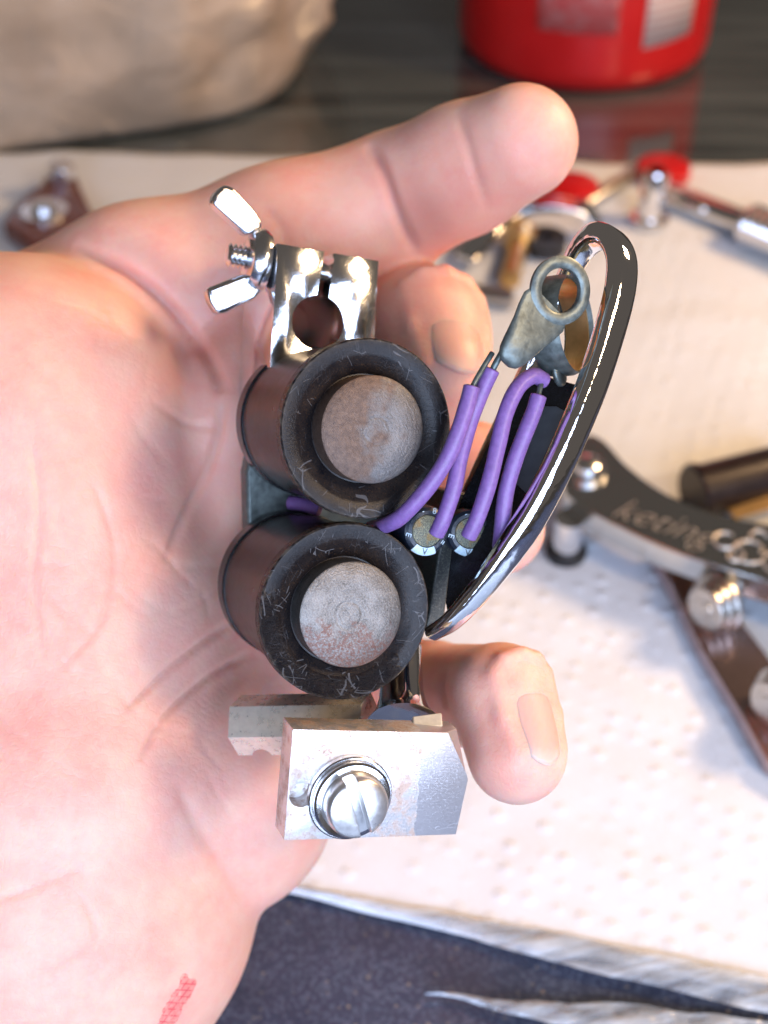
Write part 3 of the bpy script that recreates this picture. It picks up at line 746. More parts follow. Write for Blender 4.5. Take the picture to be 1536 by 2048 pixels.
def surface_nets(F, origin, gs):
    nx, ny, nz = F.shape
    S = F < 0
    cnt = np.zeros((nx - 1, ny - 1, nz - 1), np.int8)
    for a in (0, 1):
        for b in (0, 1):
            for c in (0, 1): cnt += S[a:nx - 1 + a, b:ny - 1 + b, c:nz - 1 + c]
    act = (cnt > 0) & (cnt < 8)
    I = np.argwhere(act); vid = -np.ones(act.shape, np.int64); vid[act] = np.arange(len(I))
    acc = np.zeros((len(I), 3)); num = np.zeros(len(I))
    corner = lambda o: F[I[:, 0] + o[0], I[:, 1] + o[1], I[:, 2] + o[2]]
    offs = [(a, b, c) for a in (0, 1) for b in (0, 1) for c in (0, 1)]
    for o in offs:
        for ax_ in range(3):
            if o[ax_] == 0:
                p = list(o); p[ax_] = 1
                f0, f1 = corner(o), corner(p); cr_ = (f0 < 0) != (f1 < 0)
                t = np.where(cr_, f0 / np.where(cr_, f0 - f1, 1), 0)
                pt = np.array(o, float)[None, :].repeat(len(I), 0); pt[:, ax_] += t
                acc[cr_] += pt[cr_]; num[cr_] += 1
    V = origin + gs * (I + acc / num[:, None])
    quads = []
    for ax_ in range(3):
        u, v = [(1, 2), (2, 0), (0, 1)][ax_]
        s0 = [slice(None)] * 3; s1 = [slice(None)] * 3
        s0[ax_] = slice(0, -1); s1[ax_] = slice(1, None)
        ch_ = S[tuple(s0)] != S[tuple(s1)]
        E_ = np.argwhere(ch_)
        ok = (E_[:, u] > 0) & (E_[:, v] > 0)
        for k in range(3):
            if k != ax_: ok &= E_[:, k] < F.shape[k] - 1
        E_ = E_[ok]
        inside = S[E_[:, 0], E_[:, 1], E_[:, 2]]
        def g(du, dv):
            q_ = E_.copy(); q_[:, u] -= du; q_[:, v] -= dv
            return vid[q_[:, 0], q_[:, 1], q_[:, 2]]
        qd = np.stack([g(0, 0), g(1, 0), g(1, 1), g(0, 1)], 1)
        qd[~inside] = qd[~inside][:, ::-1]
        quads.append(qd)
    Q = np.concatenate(quads); Q = Q[(Q >= 0).all(1)]
    return V, Q
HV, HQ = surface_nets(FLD, lo + 0.0, GS)
del FLD
# relax
def neigh_mean(V, Q):
    s = np.zeros_like(V); n = np.zeros(len(V))
    for a in range(4):
        for b in (1, 3):
            np.add.at(s, Q[:, a], V[Q[:, (a + b) % 4]]); np.add.at(n, Q[:, a], 1)
    return s / np.maximum(n, 1)[:, None]
for _ in range(4): HV = 0.45 * HV + 0.55 * neigh_mean(HV, HQ)
# normals
def vnorm(V, Q):
    fn = np.cross(V[Q[:, 2]] - V[Q[:, 0]], V[Q[:, 3]] - V[Q[:, 1]])
    vn = np.zeros_like(V)
    for a in range(4): np.add.at(vn, Q[:, a], fn)
    return vn / np.maximum(np.linalg.norm(vn, axis=1), 1e-9)[:, None]
VN = vnorm(HV, HQ)
if (VN[:, 2][HV[:, 2] < 225]).mean() > 0: VN = -VN; HQ = HQ[:, ::-1]
PXY = np.stack([HV[:, 0] / HV[:, 2] * FPX + 768, HV[:, 1] / HV[:, 2] * FPX + 1024], 1)
front = np.clip(-VN[:, 2] * 3.0, 0, 1)
def polydist(poly):
    best = np.full(len(PXY), 1e9); tt = np.zeros(len(PXY)); n = len(poly) - 1
    for i in range(n):
        a = np.array(poly[i], float); b = np.array(poly[i + 1], float); ab = b - a
        t = np.clip(((PXY - a) @ ab) / (ab @ ab), 0, 1)
        d = np.linalg.norm(PXY - a - t[:, None] * ab, axis=1)
        m = d < best; best = np.where(m, d, best); tt = np.where(m, (i + t) / n, tt)
    return best, tt
REDN = np.zeros(len(HV))
def groove(poly, width, depth, red=0.25):
    global HV, REDN
    poly = [tuple(p) for p in cr(poly, 6)]
    d, t = polydist(poly)
    fade = np.clip(np.minimum(t, 1 - t) * 6, 0, 1) ** 0.7
    g = np.exp(-(d / width) ** 2) * fade * front
    HV = HV - VN * (g * depth)[:, None]
    REDN = np.maximum(REDN, np.exp(-(d / (width * 1.3)) ** 2) * fade * red)
groove([(735, 285), (768, 345), (796, 430), (838, 520)], 11, 1.1, 0.9)       # index: middle joint
groove([(912, 218), (935, 290), (955, 360), (980, 430)], 10, 0.35, 0.3)
groove([(520, 410), (560, 450), (580, 520), (600, 580)], 9, 0.3, 0.25)      # index: base crease
groove([(150, 488), (260, 545), (350, 625), (418, 720), (446, 790)], 12, 1.6, 0.9)   # thenar crease
groove([(446, 790), (430, 900), (380, 1010), (330, 1120)], 8, 1.0, 0.45)
groove([(470, 1240), (400, 1290), (330, 1345), (250, 1420)], 7, 1.0, 0.4)
groove([(520, 1300), (430, 1345), (330, 1430), (280, 1520)], 6, 0.8, 0.35)
groove([(60, 860), (80, 1010), (70, 1180), (95, 1330)], 7, 0.4, 0.3)
groove([(180, 950), (230, 1090), (210, 1230), (120, 1340)], 7, 0.35, 0.25)
groove([(300, 800), (380, 850), (440, 850)], 6, 0.3, 0.2)
groove([(350, 1560), (400, 1660), (450, 1740), (502, 1818)], 15, 0.4, 0.15)   # fold above the heel
groove([(150, 1780), (190, 1850), (165, 1900), (60, 1960)], 6, 0.3, 0.2)
groove([(0, 1800), (80, 1770), (170, 1730)], 6, 0.3, 0.2)
groove([(892, 1335), (884, 1375), (892, 1420)], 7, 0.6, 0.5)
rs = np.random.RandomState(3)
for k in range(46):     # fine lines of the palm
    x, y = rs.uniform(0, 480), rs.uniform(560, 1750); a = rs.normal(0.9, 0.6); l = rs.uniform(50, 150)
    p0 = (x - l / 2 * math.cos(a), y - l / 2 * math.sin(a)); p1 = (x + rs.normal(0, 8), y + rs.normal(0, 8)); p2 = (x + l / 2 * math.cos(a), y + l / 2 * math.sin(a))
    groove([p0, p1, p2], 5.0, rs.uniform(0.05, 0.16), 0.06)
# flushed zones: finger pads, ball of the thumb, fold at the index root; shade on the outer index painted in red
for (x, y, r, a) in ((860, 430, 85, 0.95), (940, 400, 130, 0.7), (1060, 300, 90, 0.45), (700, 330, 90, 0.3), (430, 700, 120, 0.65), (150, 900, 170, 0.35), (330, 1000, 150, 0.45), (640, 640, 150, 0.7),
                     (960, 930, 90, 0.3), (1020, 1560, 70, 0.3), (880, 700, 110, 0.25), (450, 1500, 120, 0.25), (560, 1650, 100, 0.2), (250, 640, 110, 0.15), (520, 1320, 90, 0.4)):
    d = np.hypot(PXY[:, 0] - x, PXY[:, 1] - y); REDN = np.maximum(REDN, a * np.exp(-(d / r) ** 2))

def m_skin():
    t = NT('skin')
    red = t.n('Attribute', {}, out='Fac', attribute_name='redness')
    uv = t.n('UVMap', {}, uv_map='palm')
    mot = t.noise(0.12, 4, 0.6); mot2 = t.noise(0.45, 4, 0.65)
    c = t.mix(t.ramp(mot, [(0.35, 0.0), (0.68, 1.0)]), (0.84, 0.51, 0.40), (0.81, 0.40, 0.32))
    c = t.mix(t.math('MULTIPLY', t.ramp(mot2, [(0.45, 0.0), (0.75, 1.0)]), 0.35), c, (0.83, 0.57, 0.46))
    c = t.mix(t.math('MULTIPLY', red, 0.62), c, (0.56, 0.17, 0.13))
    # red pen hatch at the wrist (uv in picture millimetres of the palm plane)
    su = t.n('SeparateXYZ', {0: uv}); sv = t.n('SeparateXYZ', {0: uv}, out=1)
    rp = t.n('Mapping', {0: uv, 'Location': (0, 0, 0)}, vector_type='POINT')
    return t, c, uv, su, sv
t, skc, uv, su, sv = m_skin()
def seg_mask(t, su, sv, ax_, ay, bx, by, w0):
    dx, dy = bx - ax_, by - ay; Ls = math.hypot(dx, dy); ux, uy = dx / Ls, dy / Ls
    rx = t.math('SUBTRACT', su, ax_); ry = t.math('SUBTRACT', sv, ay)
    al = t.math('ADD', t.math('MULTIPLY', rx, ux), t.math('MULTIPLY', ry, uy))
    ac = t.math('SUBTRACT', t.math('MULTIPLY', rx, uy), t.math('MULTIPLY', ry, ux))
    ac2 = t.math('ADD', ac, t.math('MULTIPLY', t.math('SUBTRACT', t.noise(0.35, 3), 0.5), 34.0))
    m1 = t.math('LESS_THAN', t.math('ABSOLUTE', ac2), w0)
    al_ = t.math('ADD', al, t.math('MULTIPLY', t.math('SUBTRACT', t.noise(0.6, 3), 0.5), 60.0))
    m2 = t.math('MULTIPLY', t.math('GREATER_THAN', al_, 0.0), t.math('LESS_THAN', al, Ls))
    return t.math('MULTIPLY', m1, m2), al, ac
msk, al, ac = seg_mask(t, su, sv, 380, 1955, 318, 2075, 15.0)
h1_ = t.ramp(t.math('ABSOLUTE', t.math('SINE', t.math('ADD', t.math('MULTIPLY', al, 0.22), t.math('MULTIPLY', ac, 0.10)))), [(0.0, 1.0), (0.35, 0.0)])
h2_ = t.ramp(t.math('ABSOLUTE', t.math('SINE', t.math('ADD', t.math('MULTIPLY', al, 0.05), t.math('MULTIPLY', ac, 0.30)))), [(0.0, 1.0), (0.35, 0.0)])
msk = t.math('MULTIPLY', msk, t.ramp(t.noise(0.8, 4, 0.7), [(0.33, 0.25), (0.55, 1.0)]))
hat = t.math('ADD', t.math('MULTIPLY', t.math('MAXIMUM', h1_, h2_), 0.60), 0.45)
skc = t.mix(t.math('MULTIPLY', msk, hat), skc, (0.70, 0.0, 0.04))
por = t.noise(1.6, 5, 0.65); lines = t.n('TexVoronoi', {'Vector': t.mm, 'Scale': 0.85}, feature='DISTANCE_TO_EDGE')
rid = t.n('TexWave', {'Vector': t.rot(t.mm, (0.2, 0.5, 0.8)), 'Scale': 0.62, 'Distortion': 5.0, 'Detail': 1.5, 'Detail Scale': 0.12}, out=1)
wob = t.n('VectorMath', {0: t.vscale(t.mm, (0.16, 0.42, 0.3)), 1: t.n('TexNoise', {'Vector': t.mm, 'Scale': 0.12, 'Detail': 2}, out=1)}, operation='ADD')
big = t.n('TexVoronoi', {'Vector': wob, 'Scale': 1.0}, feature='DISTANCE_TO_EDGE')
hgt = t.math('ADD', t.math('ADD', t.math('MULTIPLY', por, 0.5), t.math('MULTIPLY', t.ramp(big, [(0.0, 0.0), (0.10, 1.0)]), 0.18)), t.math('ADD', t.math('MULTIPLY', t.ramp(lines, [(0.0, 0.0), (0.12, 1.0)]), 0.25), t.math('MULTIPLY', rid, 0.10)))
SKIN = t.set(col=skc, rough=t.math('ADD', t.math('MULTIPLY', por, 0.2), 0.36), sss=1.0, sssr=(1.0, 0.36, 0.2), ssss=0.0017, normal=t.bump(hgt, 0.30, 0.00026), spec=0.40)

HW = np.array(CAM)[None, :] + MM * (HV[:, :1] * np.array(RIGHT) + HV[:, 1:2] * np.array(DOWN) + HV[:, 2:] * np.array(FWD))
ho = np.array(P(200, 1500, 250))
me = bpy.data.meshes.new('hand')
me.from_pydata((HW - ho).tolist(), [], HQ.tolist()); me.validate()
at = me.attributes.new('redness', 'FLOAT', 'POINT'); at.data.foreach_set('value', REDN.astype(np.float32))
uvl = me.uv_layers.new(name='palm'); li = np.zeros(len(me.loops), np.int32); me.loops.foreach_get('vertex_index', li)
uvl.data.foreach_set('uv', PXY[li].astype(np.float32).ravel())
for p in me.polygons: p.use_smooth = True
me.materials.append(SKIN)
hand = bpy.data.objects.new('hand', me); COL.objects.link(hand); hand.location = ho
thing(hand, 'open bare hand seen from the palm side, fingers curled around the coil machine', 'hand')

def m_nail():
    t = NT('nail')
    st = t.noise(1.0, 3, vec=t.vscale(t.mm, (2.5, 0.1, 2.5)))
    rim_ = t.n('Attribute', {}, out='Fac', attribute_name='rim')
    c = t.mix(st, (0.82, 0.38, 0.31), (0.85, 0.44, 0.37))
    c = t.mix(t.math('MULTIPLY', rim_, 0.45), c, (0.88, 0.66, 0.56))
    return t.set(col=c, rough=0.42, sss=0.9, sssr=(1, 0.36, 0.2), ssss=0.002, normal=t.bump(st, 0.1, 0.0001))
NM = m_nail()
for nl in NAILS:
    s0, s1, th = nl['s0'], nl['s1'], nl['th']
    V, Fc = [], []; nu, nv = 18, 22
    for j in range(nv + 1):
        s = s0 - 0.8 + (s1 - s0 + 0.8) * j / nv
        tip_k = max(0, (j / nv - 0.72) / 0.28)
        for i in range(nu + 1):
            u = -1 + 2 * i / nu
            ss = s - 1.6 * u * u * (1 - j / nv) * -1 - 2.4 * u * u * (j / nv)
            lift = 0.18 - 0.40 * abs(u) ** 4 - 0.5 * max(0, 1 - j / 2.0) - 0.25 * tip_k ** 2
            p = nailpt(nl, ss, th * u * (1.22 - 0.42 * j / nv), lift)
            V.append(C(*p))
    for j in range(nv):
        for i in range(nu):
            a = j * (nu + 1) + i; Fc.append((a, a + 1, a + nu + 2, a + nu + 1))
    o = obj('fingernail', V, Fc, NM, hand)
    ra_ = o.data.attributes.new('rim', 'FLOAT', 'POINT')
    ra_.data.foreach_set('value', [max(abs(-1 + 2 * i / nu) ** 8, max(0, 1 - j / 2.5), max(0, (j - nv + 3) / 3.0)) for j in range(nv + 1) for i in range(nu + 1)])
    s = o.modifiers.new('thick', 'SOLIDIFY'); s.thickness = 0.0005; s.offset = -1

# ------------------------------------------------------------------ behind: red bottle, bag, loose parts
def ground_m(p, rz=0.0): return Matrix.Translation(p) @ Matrix.Rotation(rz, 4, 'Z')
# red bottle
bc = G(1176, 95); bc.z = 0
fr_ = G(1176, 176)
dist = (P(1176, 120, 1000) - CAM).length
bp = G(1175, 192); rb = 0.0
zdep = (bp - CAM).dot(FWD); rb = 258 / FPX * zdep * 1.02
bctr = bp + Vector((0.06, 1, 0)).normalized() * rb * 0.97
br = rb / MM
MBt = ground_m(Vector((bctr.x, bctr.y, 0)), 0)
bot = root('red_bottle', (bctr.x, bctr.y, 0), 'large red plastic bottle with pale label standing behind the hand', 'bottle')
MAT['red'] = m_plain('red_plastic', (0.52, 0.008, 0.010), 0.32, 0.06, 0.03, 0.1, sss=0.1)
obj('bottle_body', *lathe([(0, 0.6), (br - 10, 0.0), (br - 4, 1.5), (br - 1, 5), (br, 11), (br + 0.2, 170), (br - 5, 195), (br - 25, 215), (18, 226), (18, 240), (0, 240)], 96), MAT['red'], bot, MBt, angle=50)
obj('cap', *lathe([(0, 262), (19, 262), (21, 260), (21, 238), (0, 238)], 48), MAT['rubber'], bot, MBt)
def m_label(name, bars):
    t = NT(name)
    if bars:
        s = t.n('SeparateXYZ', {0: t.mm}, out=2)
        l = t.math('GREATER_THAN', t.math('SINE', t.math('MULTIPLY', s, 1.6)), 0.3)
        c = t.mix(t.math('MULTIPLY', l, 0.45), (0.78, 0.62, 0.54), (0.45, 0.10, 0.08))
    else:
        c = t.mix(t.ramp(t.noise(0.25, 3), [(0.4, 0.0), (0.6, 1.0)]), (0.62, 0.08, 0.08), (0.60, 0.20, 0.19))
    return t.set(col=c, rough=0.45)
def curved_label(name, az0, az1, z0, z1, mat, skew=0.0):
    V, Fc = [], []; n = 14
    for j in range(2):
        for i in range(n + 1):
            a = az0 + (az1 - az0) * i / n; z = (z0, z1)[j] + (skew * i / n if j == 0 else 0)
            V.append(Vector(((br + 0.5) * math.cos(a), (br + 0.5) * math.sin(a), z)) * MM)
    for i in range(n): Fc.append((i, i + 1, n + 2 + i, n + 1 + i))
    o = obj(name, V, Fc, mat, bot, MBt)
    s = o.modifiers.new('t', 'SOLIDIFY'); s.thickness = 0.0003; s.offset = 1
curved_label('barcode_label', R(-72), R(-46), 22, 78, m_label('pale_label', True), 2)
curved_label('text_label', R(-118), R(-84), 30, 78, m_label('red_text_label', False))

# red screw caps lying at the paper edge
def cap_thing(px, py, r, h, label):
    c = G(px, py, 0.003); 
    o = obj('bottle_cap', *lathe([(0, h), (r - 1.5, h), (r, h - 1), (r + 0.4, 0), (r - 1.2, 0), (r - 1.4, h - 1.2), (0, h - 1.2)], 40), MAT['red'], M=Matrix.Translation(Vector((c.x, c.y, 0.0032))))
    thing(o, label, 'cap')
cap_thing(1142, 396, 10.5, 7, 'small red screw cap at the paper edge, just right of the index fingertip')
cap_thing(1325, 350, 11, 5, 'red screw cap at the far paper edge, below the red bottle')

# plastic bag
def bag():
    t = NT('clear_plastic_bag')
    nn = t.noise(0.02, 4, dist=0.6)
    c = t.mix(t.ramp(nn, [(0.35, 0.0), (0.65, 1.0)]), (0.44, 0.34, 0.25), (0.60, 0.48, 0.37))
    m = t.set(col=c, rough=0.3, coat=1.0, coatr=0.08, normal=t.bump(t.noise(0.035, 4, 0.6, dist=1.2), 0.45, 0.006))
    t.b.inputs['Transmission Weight'].default_value = 0.12
    x0, x1 = G(-330, 280).x, G(590, 262).x
    yb_ = G(300, 283).y
    nu, nv = 90, 60; V, Fc = [], []
    for j in range(nv + 1):
        v = j / nv
        for i in range(nu):
            a = 2 * math.pi * i / nu
            cx_, sx_ = math.cos(a), math.sin(a)
            ex = math.copysign(abs(cx_) ** 0.45, cx_); ey = math.copysign(abs(sx_) ** 0.6, sx_)
            wd = (x1 - x0) / 2 * (0.98 + 0.26 * math.sin(v * math.pi * 0.62)); dp = 0.075 * (0.9 + 0.35 * math.sin(v * math.pi))
            if v > 0.93: wd *= 1 - (v - 0.93) * 3; dp *= 1 - (v - 0.93) * 8
            z = 0.002 + 0.21 * v
            p = Vector(((x0 + x1) / 2 + wd * ex, yb_ + 0.062 + 0.03 * ex + dp * ey + 0.02 * v, z))
            n1 = noise.noise(p * 14) ; n2 = 1 - abs(noise.noise(p * 22 + Vector((3, 1, 2)))) * 2; n3 = 1 - abs(noise.noise(p * 48)) * 2
            k = min(1, v * 8)
            p += Vector((ex, ey, 0)).normalized() * (0.012 * n1 + 0.012 * n2 + 0.002 * n3) * k
            V.append(p)
    for j in range(nv):
        for i in range(nu):
            i2 = (i + 1) % nu; Fc.append((j * nu + i, j * nu + i2, (j + 1) * nu + i2, (j + 1) * nu + i))
    Fc.append(tuple(range(nu))); Fc.append(tuple(nv * nu + i for i in range(nu)))
    o = obj('plastic_bag', V, Fc, m, angle=80)
    thing(o, 'crumpled beige translucent plastic bag standing behind the hand', 'bag')
bag()

# ------------- second machine frame, lying on its posts at the right
MAT['frame2'] = m_chrome('dark_mirror', (0.62, 0.63, 0.62), 0.16, 0.05)
MAT['engr'] = m_plain('bright_engraving', (0.60, 0.54, 0.47), 0.35, 0.3, 0.4, 1.5, metal=0.6)
MAT['rose'] = m_chrome('rosy_steel', (0.55, 0.40, 0.38), 0.22, 0.08)
MAT['brown'] = m_plain('red_brown_lacquer', (0.12, 0.028, 0.020), 0.25, 0.3, 0.1, 0.3, coat=0.4)
H2 = 0.021
fr2 = root('machine_frame', G(1180, 950, 0.0), 'spare curved chrome machine frame with engraved lettering lying at right', 'machine frame')
far_e = [(1118, 930), (1140, 888), (1180, 868), (1215, 886), (1250, 925), (1310, 972), (1380, 1008), (1460, 1034), (1540, 1048), (1660, 1060), (1800, 1062)]
near_e = [(1800, 1236), (1660, 1208), (1540, 1164), (1470, 1142), (1400, 1120), (1320, 1090), (1240, 1052), (1175, 1018), (1130, 985)]
poly = [G(x, y, H2) for x, y in [tuple(p) for p in cr(far_e, 3)] + [tuple(p) for p in cr(near_e, 3)]]
n = len(poly)
V = [p.copy() for p in poly] + [Vector((p.x, p.y, H2 - 0.0080)) for p in poly]
Fc = [tuple(range(n)), tuple(range(2 * n - 1, n - 1, -1))] + [(i, n + i, n + (i + 1) % n, (i + 1) % n) for i in range(n)]
obj('curved_plate', V, Fc, MAT['frame2'], fr2, bevel=0.0006)
def post(px, py, r, top, parent, foot=True, name='post'):
    c = G(px, py, 0.002); M = Matrix.Translation(Vector((c.x, c.y, 0.002)))
    obj(name, *lathe([(0, 3.0), (r, 3.0), (r, top), (0, top)], 32), MAT['chrome'], parent, M)
    if foot: obj('rubber_foot', *lathe([(0, 0), (r * 1.35, 0), (r * 1.45, 0.8), (r * 1.45, 2.8), (r * 1.1, 3.6), (0, 3.6)], 32), MAT['rubber'], parent, M)
pc = G(1180, 945, H2)
M0 = Matrix.Translation(Vector((G(1132, 1100, 0.004).x, G(1132, 1100, 0.004).y, 0.002)))
obj('post', *lathe([(0, 2.5), (4.2, 2.5), (4.2, 14.4), (0, 14.4)], 32), MAT['chrome'], fr2, M0)
obj('rubber_foot', *lathe([(0, 0), (5.6, 0), (6.0, 0.8), (6.0, 2.6), (4.8, 3.4), (0, 3.4)], 32), MAT['rubber'], fr2, M0)
post(1700, 1190, 4.2, 14.0, fr2)
def dome(px, py, hz, parent, r=6.2):
    c = G(px, py, hz); M = Matrix.Translation(Vector((c.x, c.y, hz)))
    w_ = obj('washer', *lathe([(0, 0), (r, 0), (r, 1.4), (r * 0.7, 1.6), (0, 1.6)], 40), MAT['zinc'], parent, M)
    obj('screw_head', *lathe([(0, 4.6), (r * 0.35, 4.4), (r * 0.62, 3.4), (r * 0.7, 1.5), (0, 1.5)], 40), MAT['zinc'], parent, M)
dome(1172, 942, H2, fr2)
# engraved script and scrolls
ca, cb = G(1225, 1012, H2), G(1425, 1078, H2)
dirx = (cb - ca); Ltx = dirx.length; dirx.normalize(); diry = Vector((0, 0, 1)).cross(dirx)
V, Fc = text_mesh('keting', 1.0, 0.45, thin=-0.018)
xs = [v.x for v in V]; sc2 = Ltx / (max(xs) - min(xs))
MT = frame((ca + cb) / 2 + Vector((0, 0, 0.00015)), dirx, diry, Vector((0, 0, 1)))
obj('engraved_lettering', [Vector((v.x * sc2, v.y * sc2 * 1.15, 0)) for v in V], Fc, MAT['engr'], fr2, MT, smooth=False)
for (x, y, r, a0, a1) in ((1452, 1078, 34, 20, 320), (1500, 1100, 44, 60, 380), (1468, 1112, 22, -60, 200), (1520, 1072, 24, 100, 360), (1560, 1120, 46, 30, 330), (1610, 1110, 50, 0, 280)):
    pts = [G(x + r * (1 - 0.5 * k / 24) * math.cos(R(a0 + (a1 - a0) * k / 24)), y + 0.62 * r * (1 - 0.5 * k / 24) * math.sin(R(a0 + (a1 - a0) * k / 24)), H2) + Vector((0, 0, 0.0001)) for k in range(25)]
    obj('engraved_scroll', *sweep(pts, circ(0.0004, 6)), MAT['engr'], fr2)
# rosy flat bar below it with washers
bar = root('steel_side_bar', G(1420, 1300, 0), 'flat steel bar with stacked washers lying under the spare frame', 'steel bar')
pb_ = [(1296, 1090), (1385, 1085), (1452, 1200), (1536, 1310), (1660, 1480), (1600, 1560), (1536, 1520), (1480, 1420), (1400, 1290), (1350, 1185)]
poly = [G(x, y, 0.008) for x, y in pb_]; n = len(poly)
V = [p.copy() for p in poly] + [Vector((p.x, p.y, 0.0025)) for p in poly]
Fc = [tuple(range(n)), tuple(range(2 * n - 1, n - 1, -1))] + [(i, n + i, n + (i + 1) % n, (i + 1) % n) for i in range(n)]
obj('bar', V, Fc, MAT['rose'], bar, bevel=0.0006)
def stack(px, py, parent):
    c = G(px, py, 0.008); dirz = cdir((-0.75, 0.25, -0.45)).normalized(); xx = dirz.orthogonal().normalized()
    M = frame(Vector((c.x, c.y, 0.0135)), xx, dirz.cross(xx), dirz)
    for k, r in enumerate((8.2, 7.2, 6.2)):
        obj('washer', *lathe([(2.4, k * 2.0 - 1), (r - 0.4, k * 2.0 - 1), (r, k * 2.0 - 0.6), (r, k * 2.0 + 0.5), (r - 0.5, k * 2.0 + 0.9), (2.4, k * 2.0 + 0.9), (2.4, k * 2.0 - 1)], 40), MAT['steel'], parent, M)
    obj('screw', *lathe([(0, 5.2), (2.2, 5.2), (2.4, 4.8), (2.4, -6), (0, -6)], 24), MAT['steel'], parent, M)
stack(1428, 1236, bar); stack(1556, 1425, bar)
# dark coil block behind the spare frame
dk = root('spare_coil', G(1450, 960, 0), 'dark brown spare coil with a gold strip lying behind the spare frame', 'coil')
k0, k1 = G(1385, 985, 0.012), G(1660, 915, 0.012); kx = (k1 - k0).normalized(); kz = Vector((0, 0, 1)); ky = kz.cross(kx)
Mk = frame(Vector((k0.x, k0.y, 0.0115)), ky, kz, kx)
obj('coil_body', *lathe([(0, 0), (8.0, 0), (8.8, 0.8), (8.8, 2.6), (8.1, 3.0), (8.1, 38), (8.8, 38.4), (8.8, 41), (0, 41)], 48), MAT['wrap'], dk, Mk, angle=30)
obj('gold_strip', [G(1455, 1018, 0.012), G(1560, 984, 0.012), G(1570, 1008, 0.012), G(1470, 1040, 0.012), G(1455, 1018, 0.0095), G(1560, 984, 0.0095), G(1570, 1008, 0.0095), G(1470, 1040, 0.0095)],
    [(0, 1, 2, 3), (7, 6, 5, 4), (0, 4, 5, 1), (1, 5, 6, 2), (2, 6, 7, 3), (3, 7, 4, 0)], MAT['brass'], dk, bevel=0.0003)

# ------------- tubes and fittings at the back right
def rod(name, p0, p1, prof, mat, parent=None, M=None, n=32):
    d = (p1 - p0).normalized(); x = d.orthogonal().normalized(); M = frame(p0, x, d.cross(x), d)
    ln = (p1 - p0).length / MM
    return obj(name, *lathe([(r, z * ln) for r, z in prof], n), mat, parent, M, angle=30)
tg = root('tube_grip', G(1420, 430, 0), 'chrome tube with a knurled grip lying at the back right', 'tube')
rod('tube', G(1330, 385, 0.006), G(1500, 452, 0.006), [(0, 0), (4.6, 0), (5.0, 0.02), (5.0, 1), (0, 1)], MAT['chrome'], tg)
ga, gb = G(1490, 448, 0.0095), G(1640, 508, 0.0095)
prof = [(0, 0), (7.2, 0)] + [(8.2 + (0.55 if k % 2 else 0), 0.04 + 0.92 * k / 22) for k in range(23)] + [(7.2, 1), (0, 1)]
rod('knurled_grip', ga, gb, prof, MAT['zinc'], tg)
ps = root('upright_fitting', G(1296, 440, 0), 'pale chrome sleeve standing upright near the back edge of the paper', 'fitting')
c = G(1298, 442, 0.003)
obj('sleeve', *lathe([(0, 0), (5.0, 0), (5.0, 21), (4.4, 22), (3.4, 22), (3.4, 8), (0, 8)], 32), MAT['chrome'], ps, Matrix.Translation(Vector((c.x, c.y, 0.003))))
obj('flange', *lathe([(5.1, 0), (7.5, 0), (7.5, 2), (5.1, 2.2), (5.1, 0)], 32), MAT['zinc'], ps, Matrix.Translation(Vector((c.x, c.y, 0.003))))
hg = root('chrome_bracket', G(1060, 500, 0), 'bent chrome bracket with gold tinted bolt lying behind the loop', 'bracket')
W = [G(*p) for p in ((930, 520, .006), (985, 455, .010), (1040, 418, .014), (1100, 408, .016), (1160, 420, .014), (1195, 452, .008))]
obj('bent_bar', *sweep([Vector(v) for v in cr([tuple(v) for v in W], 6)], [(-.0045, -.0016), (.0045, -.0016), (.0045, .0016), (-.0045, .0016)], up=Vector((0, 0, 1))), MAT['chrome'], hg, bevel=0.0004)
rod('bolt', G(1020, 560, 0.006), G(1045, 470, 0.006), [(0, 0), (3.8, 0), (3.8, 0.75), (6.2, 0.76), (6.2, 1), (0, 1)], MAT['brass'], hg)
c = G(1090, 500, 0.003)
obj('dark_washer', *lathe([(3, 0), (8, 0), (8, 6), (3, 6), (3, 0)], 32), MAT['rubber'], hg, Matrix.Translation(Vector((c.x, c.y, 0.003))))
rd = rod('steel_pin', G(880, 575, 0.005), G(1030, 600, 0.005), [(0, 0), (3.0, 0), (3.3, 0.03), (3.3, 0.97), (0, 1)], MAT['steel'])
thing(rd, 'thin steel pin lying on the paper between middle finger and ring lug', 'pin')
rd = rod('steel_link', G(1170, 410, 0.005), G(1262, 352, 0.005), [(0, 0), (2.6, 0), (3.0, 0.03), (3.0, 0.97), (0, 1)], MAT['steel'])
thing(rd, 'dark steel link lying next to the small red cap', 'pin')

# ------------- red-brown fitting at the left edge
lf = root('lacquered_fitting', G(95, 430, 0), 'dark red-brown fitting with a round screw head at the left paper edge', 'fitting')
pb2 = [(2, 440), (40, 392), (80, 362), (92, 330), (148, 326), (160, 362), (182, 408), (200, 446), (150, 476), (70, 486)]
poly = [G(x, y + 6, 0.010) for x, y in pb2]; n = len(poly)
V = [p.copy() for p in poly] + [Vector((p.x, p.y, 0.0022)) for p in poly]
Fc = [tuple(range(n)), tuple(range(2 * n - 1, n - 1, -1))] + [(i, n + i, n + (i + 1) % n, (i + 1) % n) for i in range(n)]
obj('body', V, Fc, MAT['brown'], lf, bevel=0.002, segs=3)
c = G(88, 420, 0.011); Md = Matrix.Translation(Vector((c.x, c.y, 0.010)))
obj('washer', *lathe([(0, 0), (9.0, 0), (9.0, 1.2), (0, 1.4)], 40), MAT['chrome_d'], lf, Md)
obj('screw_head', *lathe([(0, 5.5), (2.4, 5.2), (4.6, 4.0), (5.6, 1.2), (0, 1.2)], 40), MAT['zinc'], lf, Md)
c = G(124, 352, 0.011)
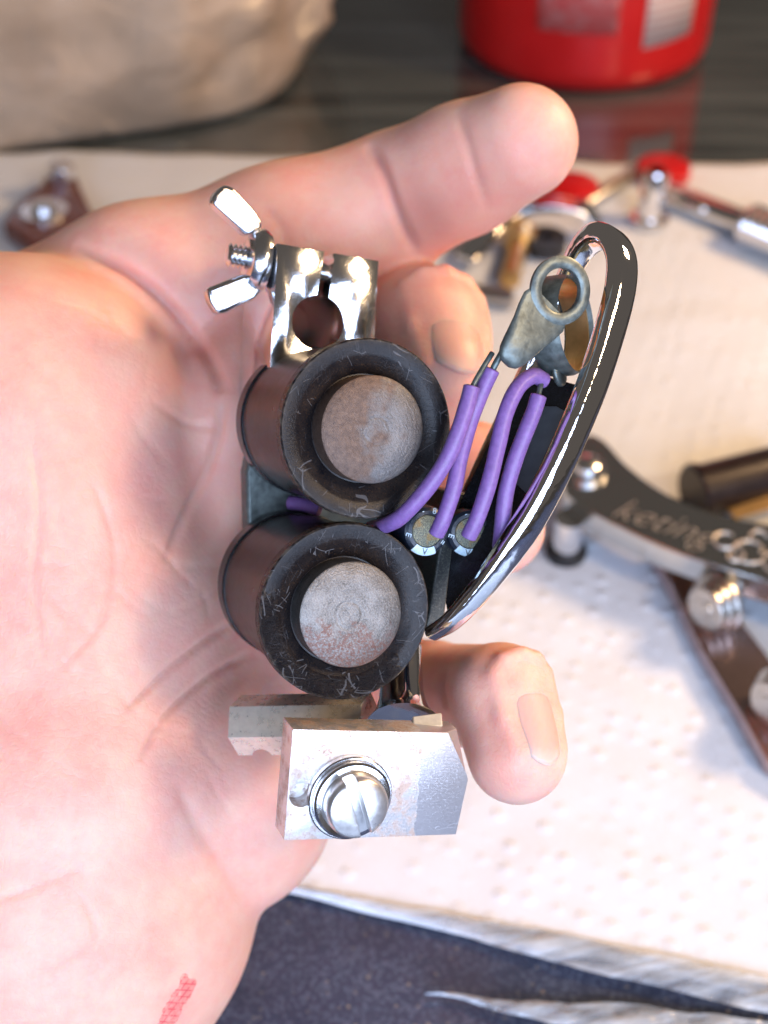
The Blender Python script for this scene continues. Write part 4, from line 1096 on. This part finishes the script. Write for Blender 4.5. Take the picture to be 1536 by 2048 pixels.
obj('nut', *prism([(0.0058 * math.cos(R(60 * k)), 0.0058 * math.sin(R(60 * k))) for k in range(6)], 0, 0.006), MAT['zinc'], lf, Matrix.Translation(Vector((c.x, c.y, 0.010))), bevel=0.0006)

# ------------- clear film along the near paper edge
def m_film():
    t = NT('clear_film')
    nn = t.noise(1.0, 4, 0.6, vec=t.vscale(t.rot(t.mm, (0, 0, -0.2)), (0.05, 0.22, 0.1)), dist=0.3)
    nor = t.bump(nn, 0.5, 0.003)
    tr = t.n('BsdfTransparent', {'Color': (0.95, 0.97, 1.0)}); gl = t.n('BsdfGlossy', {'Color': (1, 1, 1), 'Roughness': 0.16, 'Normal': nor})
    df = t.n('BsdfDiffuse', {'Color': (0.74, 0.86, 1.0), 'Normal': nor})
    mx = t.n('MixShader', {0: t.ramp(nn, [(0.36, 0.15), (0.66, 0.70)]), 1: tr, 2: df})
    mx = t.n('MixShader', {0: t.math('ADD', t.math('MULTIPLY', t.n('Fresnel', {'IOR': 1.5, 'Normal': nor}), 0.9), 0.03), 1: mx, 2: gl})
    t.t.links.new(mx, t.out.inputs['Surface'])
    return t.m
FILM = m_film()
def film(name, a, b, w0, w1, seed, label):
    pa_, pb2_ = G(*a), G(*b); d = (pb2_ - pa_).normalized(); s = Vector((0, 0, 1)).cross(d)
    V, Fc = [], []; nu, nv = 120, 14
    for j in range(nv + 1):
        for i in range(nu + 1):
            p = pa_.lerp(pb2_, i / nu); v = j / nv
            wd = (w0 + (w1 - w0) * i / nu) * min(1, 0.05 + i / 70) * (1 + 0.12 * noise.noise(Vector((i * 0.09, seed, 0))))
            off = 0.0012 * noise.noise(Vector((i * 0.05, seed + 9, 0)))
            hgt_ = 0.0026 + 0.0004 * math.sin(v * math.pi) * (1 + noise.noise(Vector((i * 0.14, v * 1.6, seed)))) + 0.0002 * noise.noise(Vector((i * 0.30, v * 3, seed)))
            q_ = p + s * (off + (v - 0.5) * wd); V.append(Vector((q_.x, q_.y, max(hgt_, 0.0018))))
    for j in range(nv):
        for i in range(nu):
            k = j * (nu + 1) + i; Fc.append((k, k + 1, k + nu + 2, k + nu + 1))
    o = obj(name, V, Fc, FILM, angle=80)
    thing(o, label, 'film')
film('clear_film', (430, 1750), (1720, 2046), 0.0055, 0.009, 1.0, 'crinkled clear plastic film along the near edge of the paper')
film('clear_film', (850, 2000), (1560, 2104), 0.005, 0.011, 4.0, 'crinkled clear film strip on the dark table at the bottom edge')
#film('clear_film', (300, 2010), (760, 2090), 0.006, 0.008, 7.0, 'crinkled clear film strip on the dark table beside the wrist')
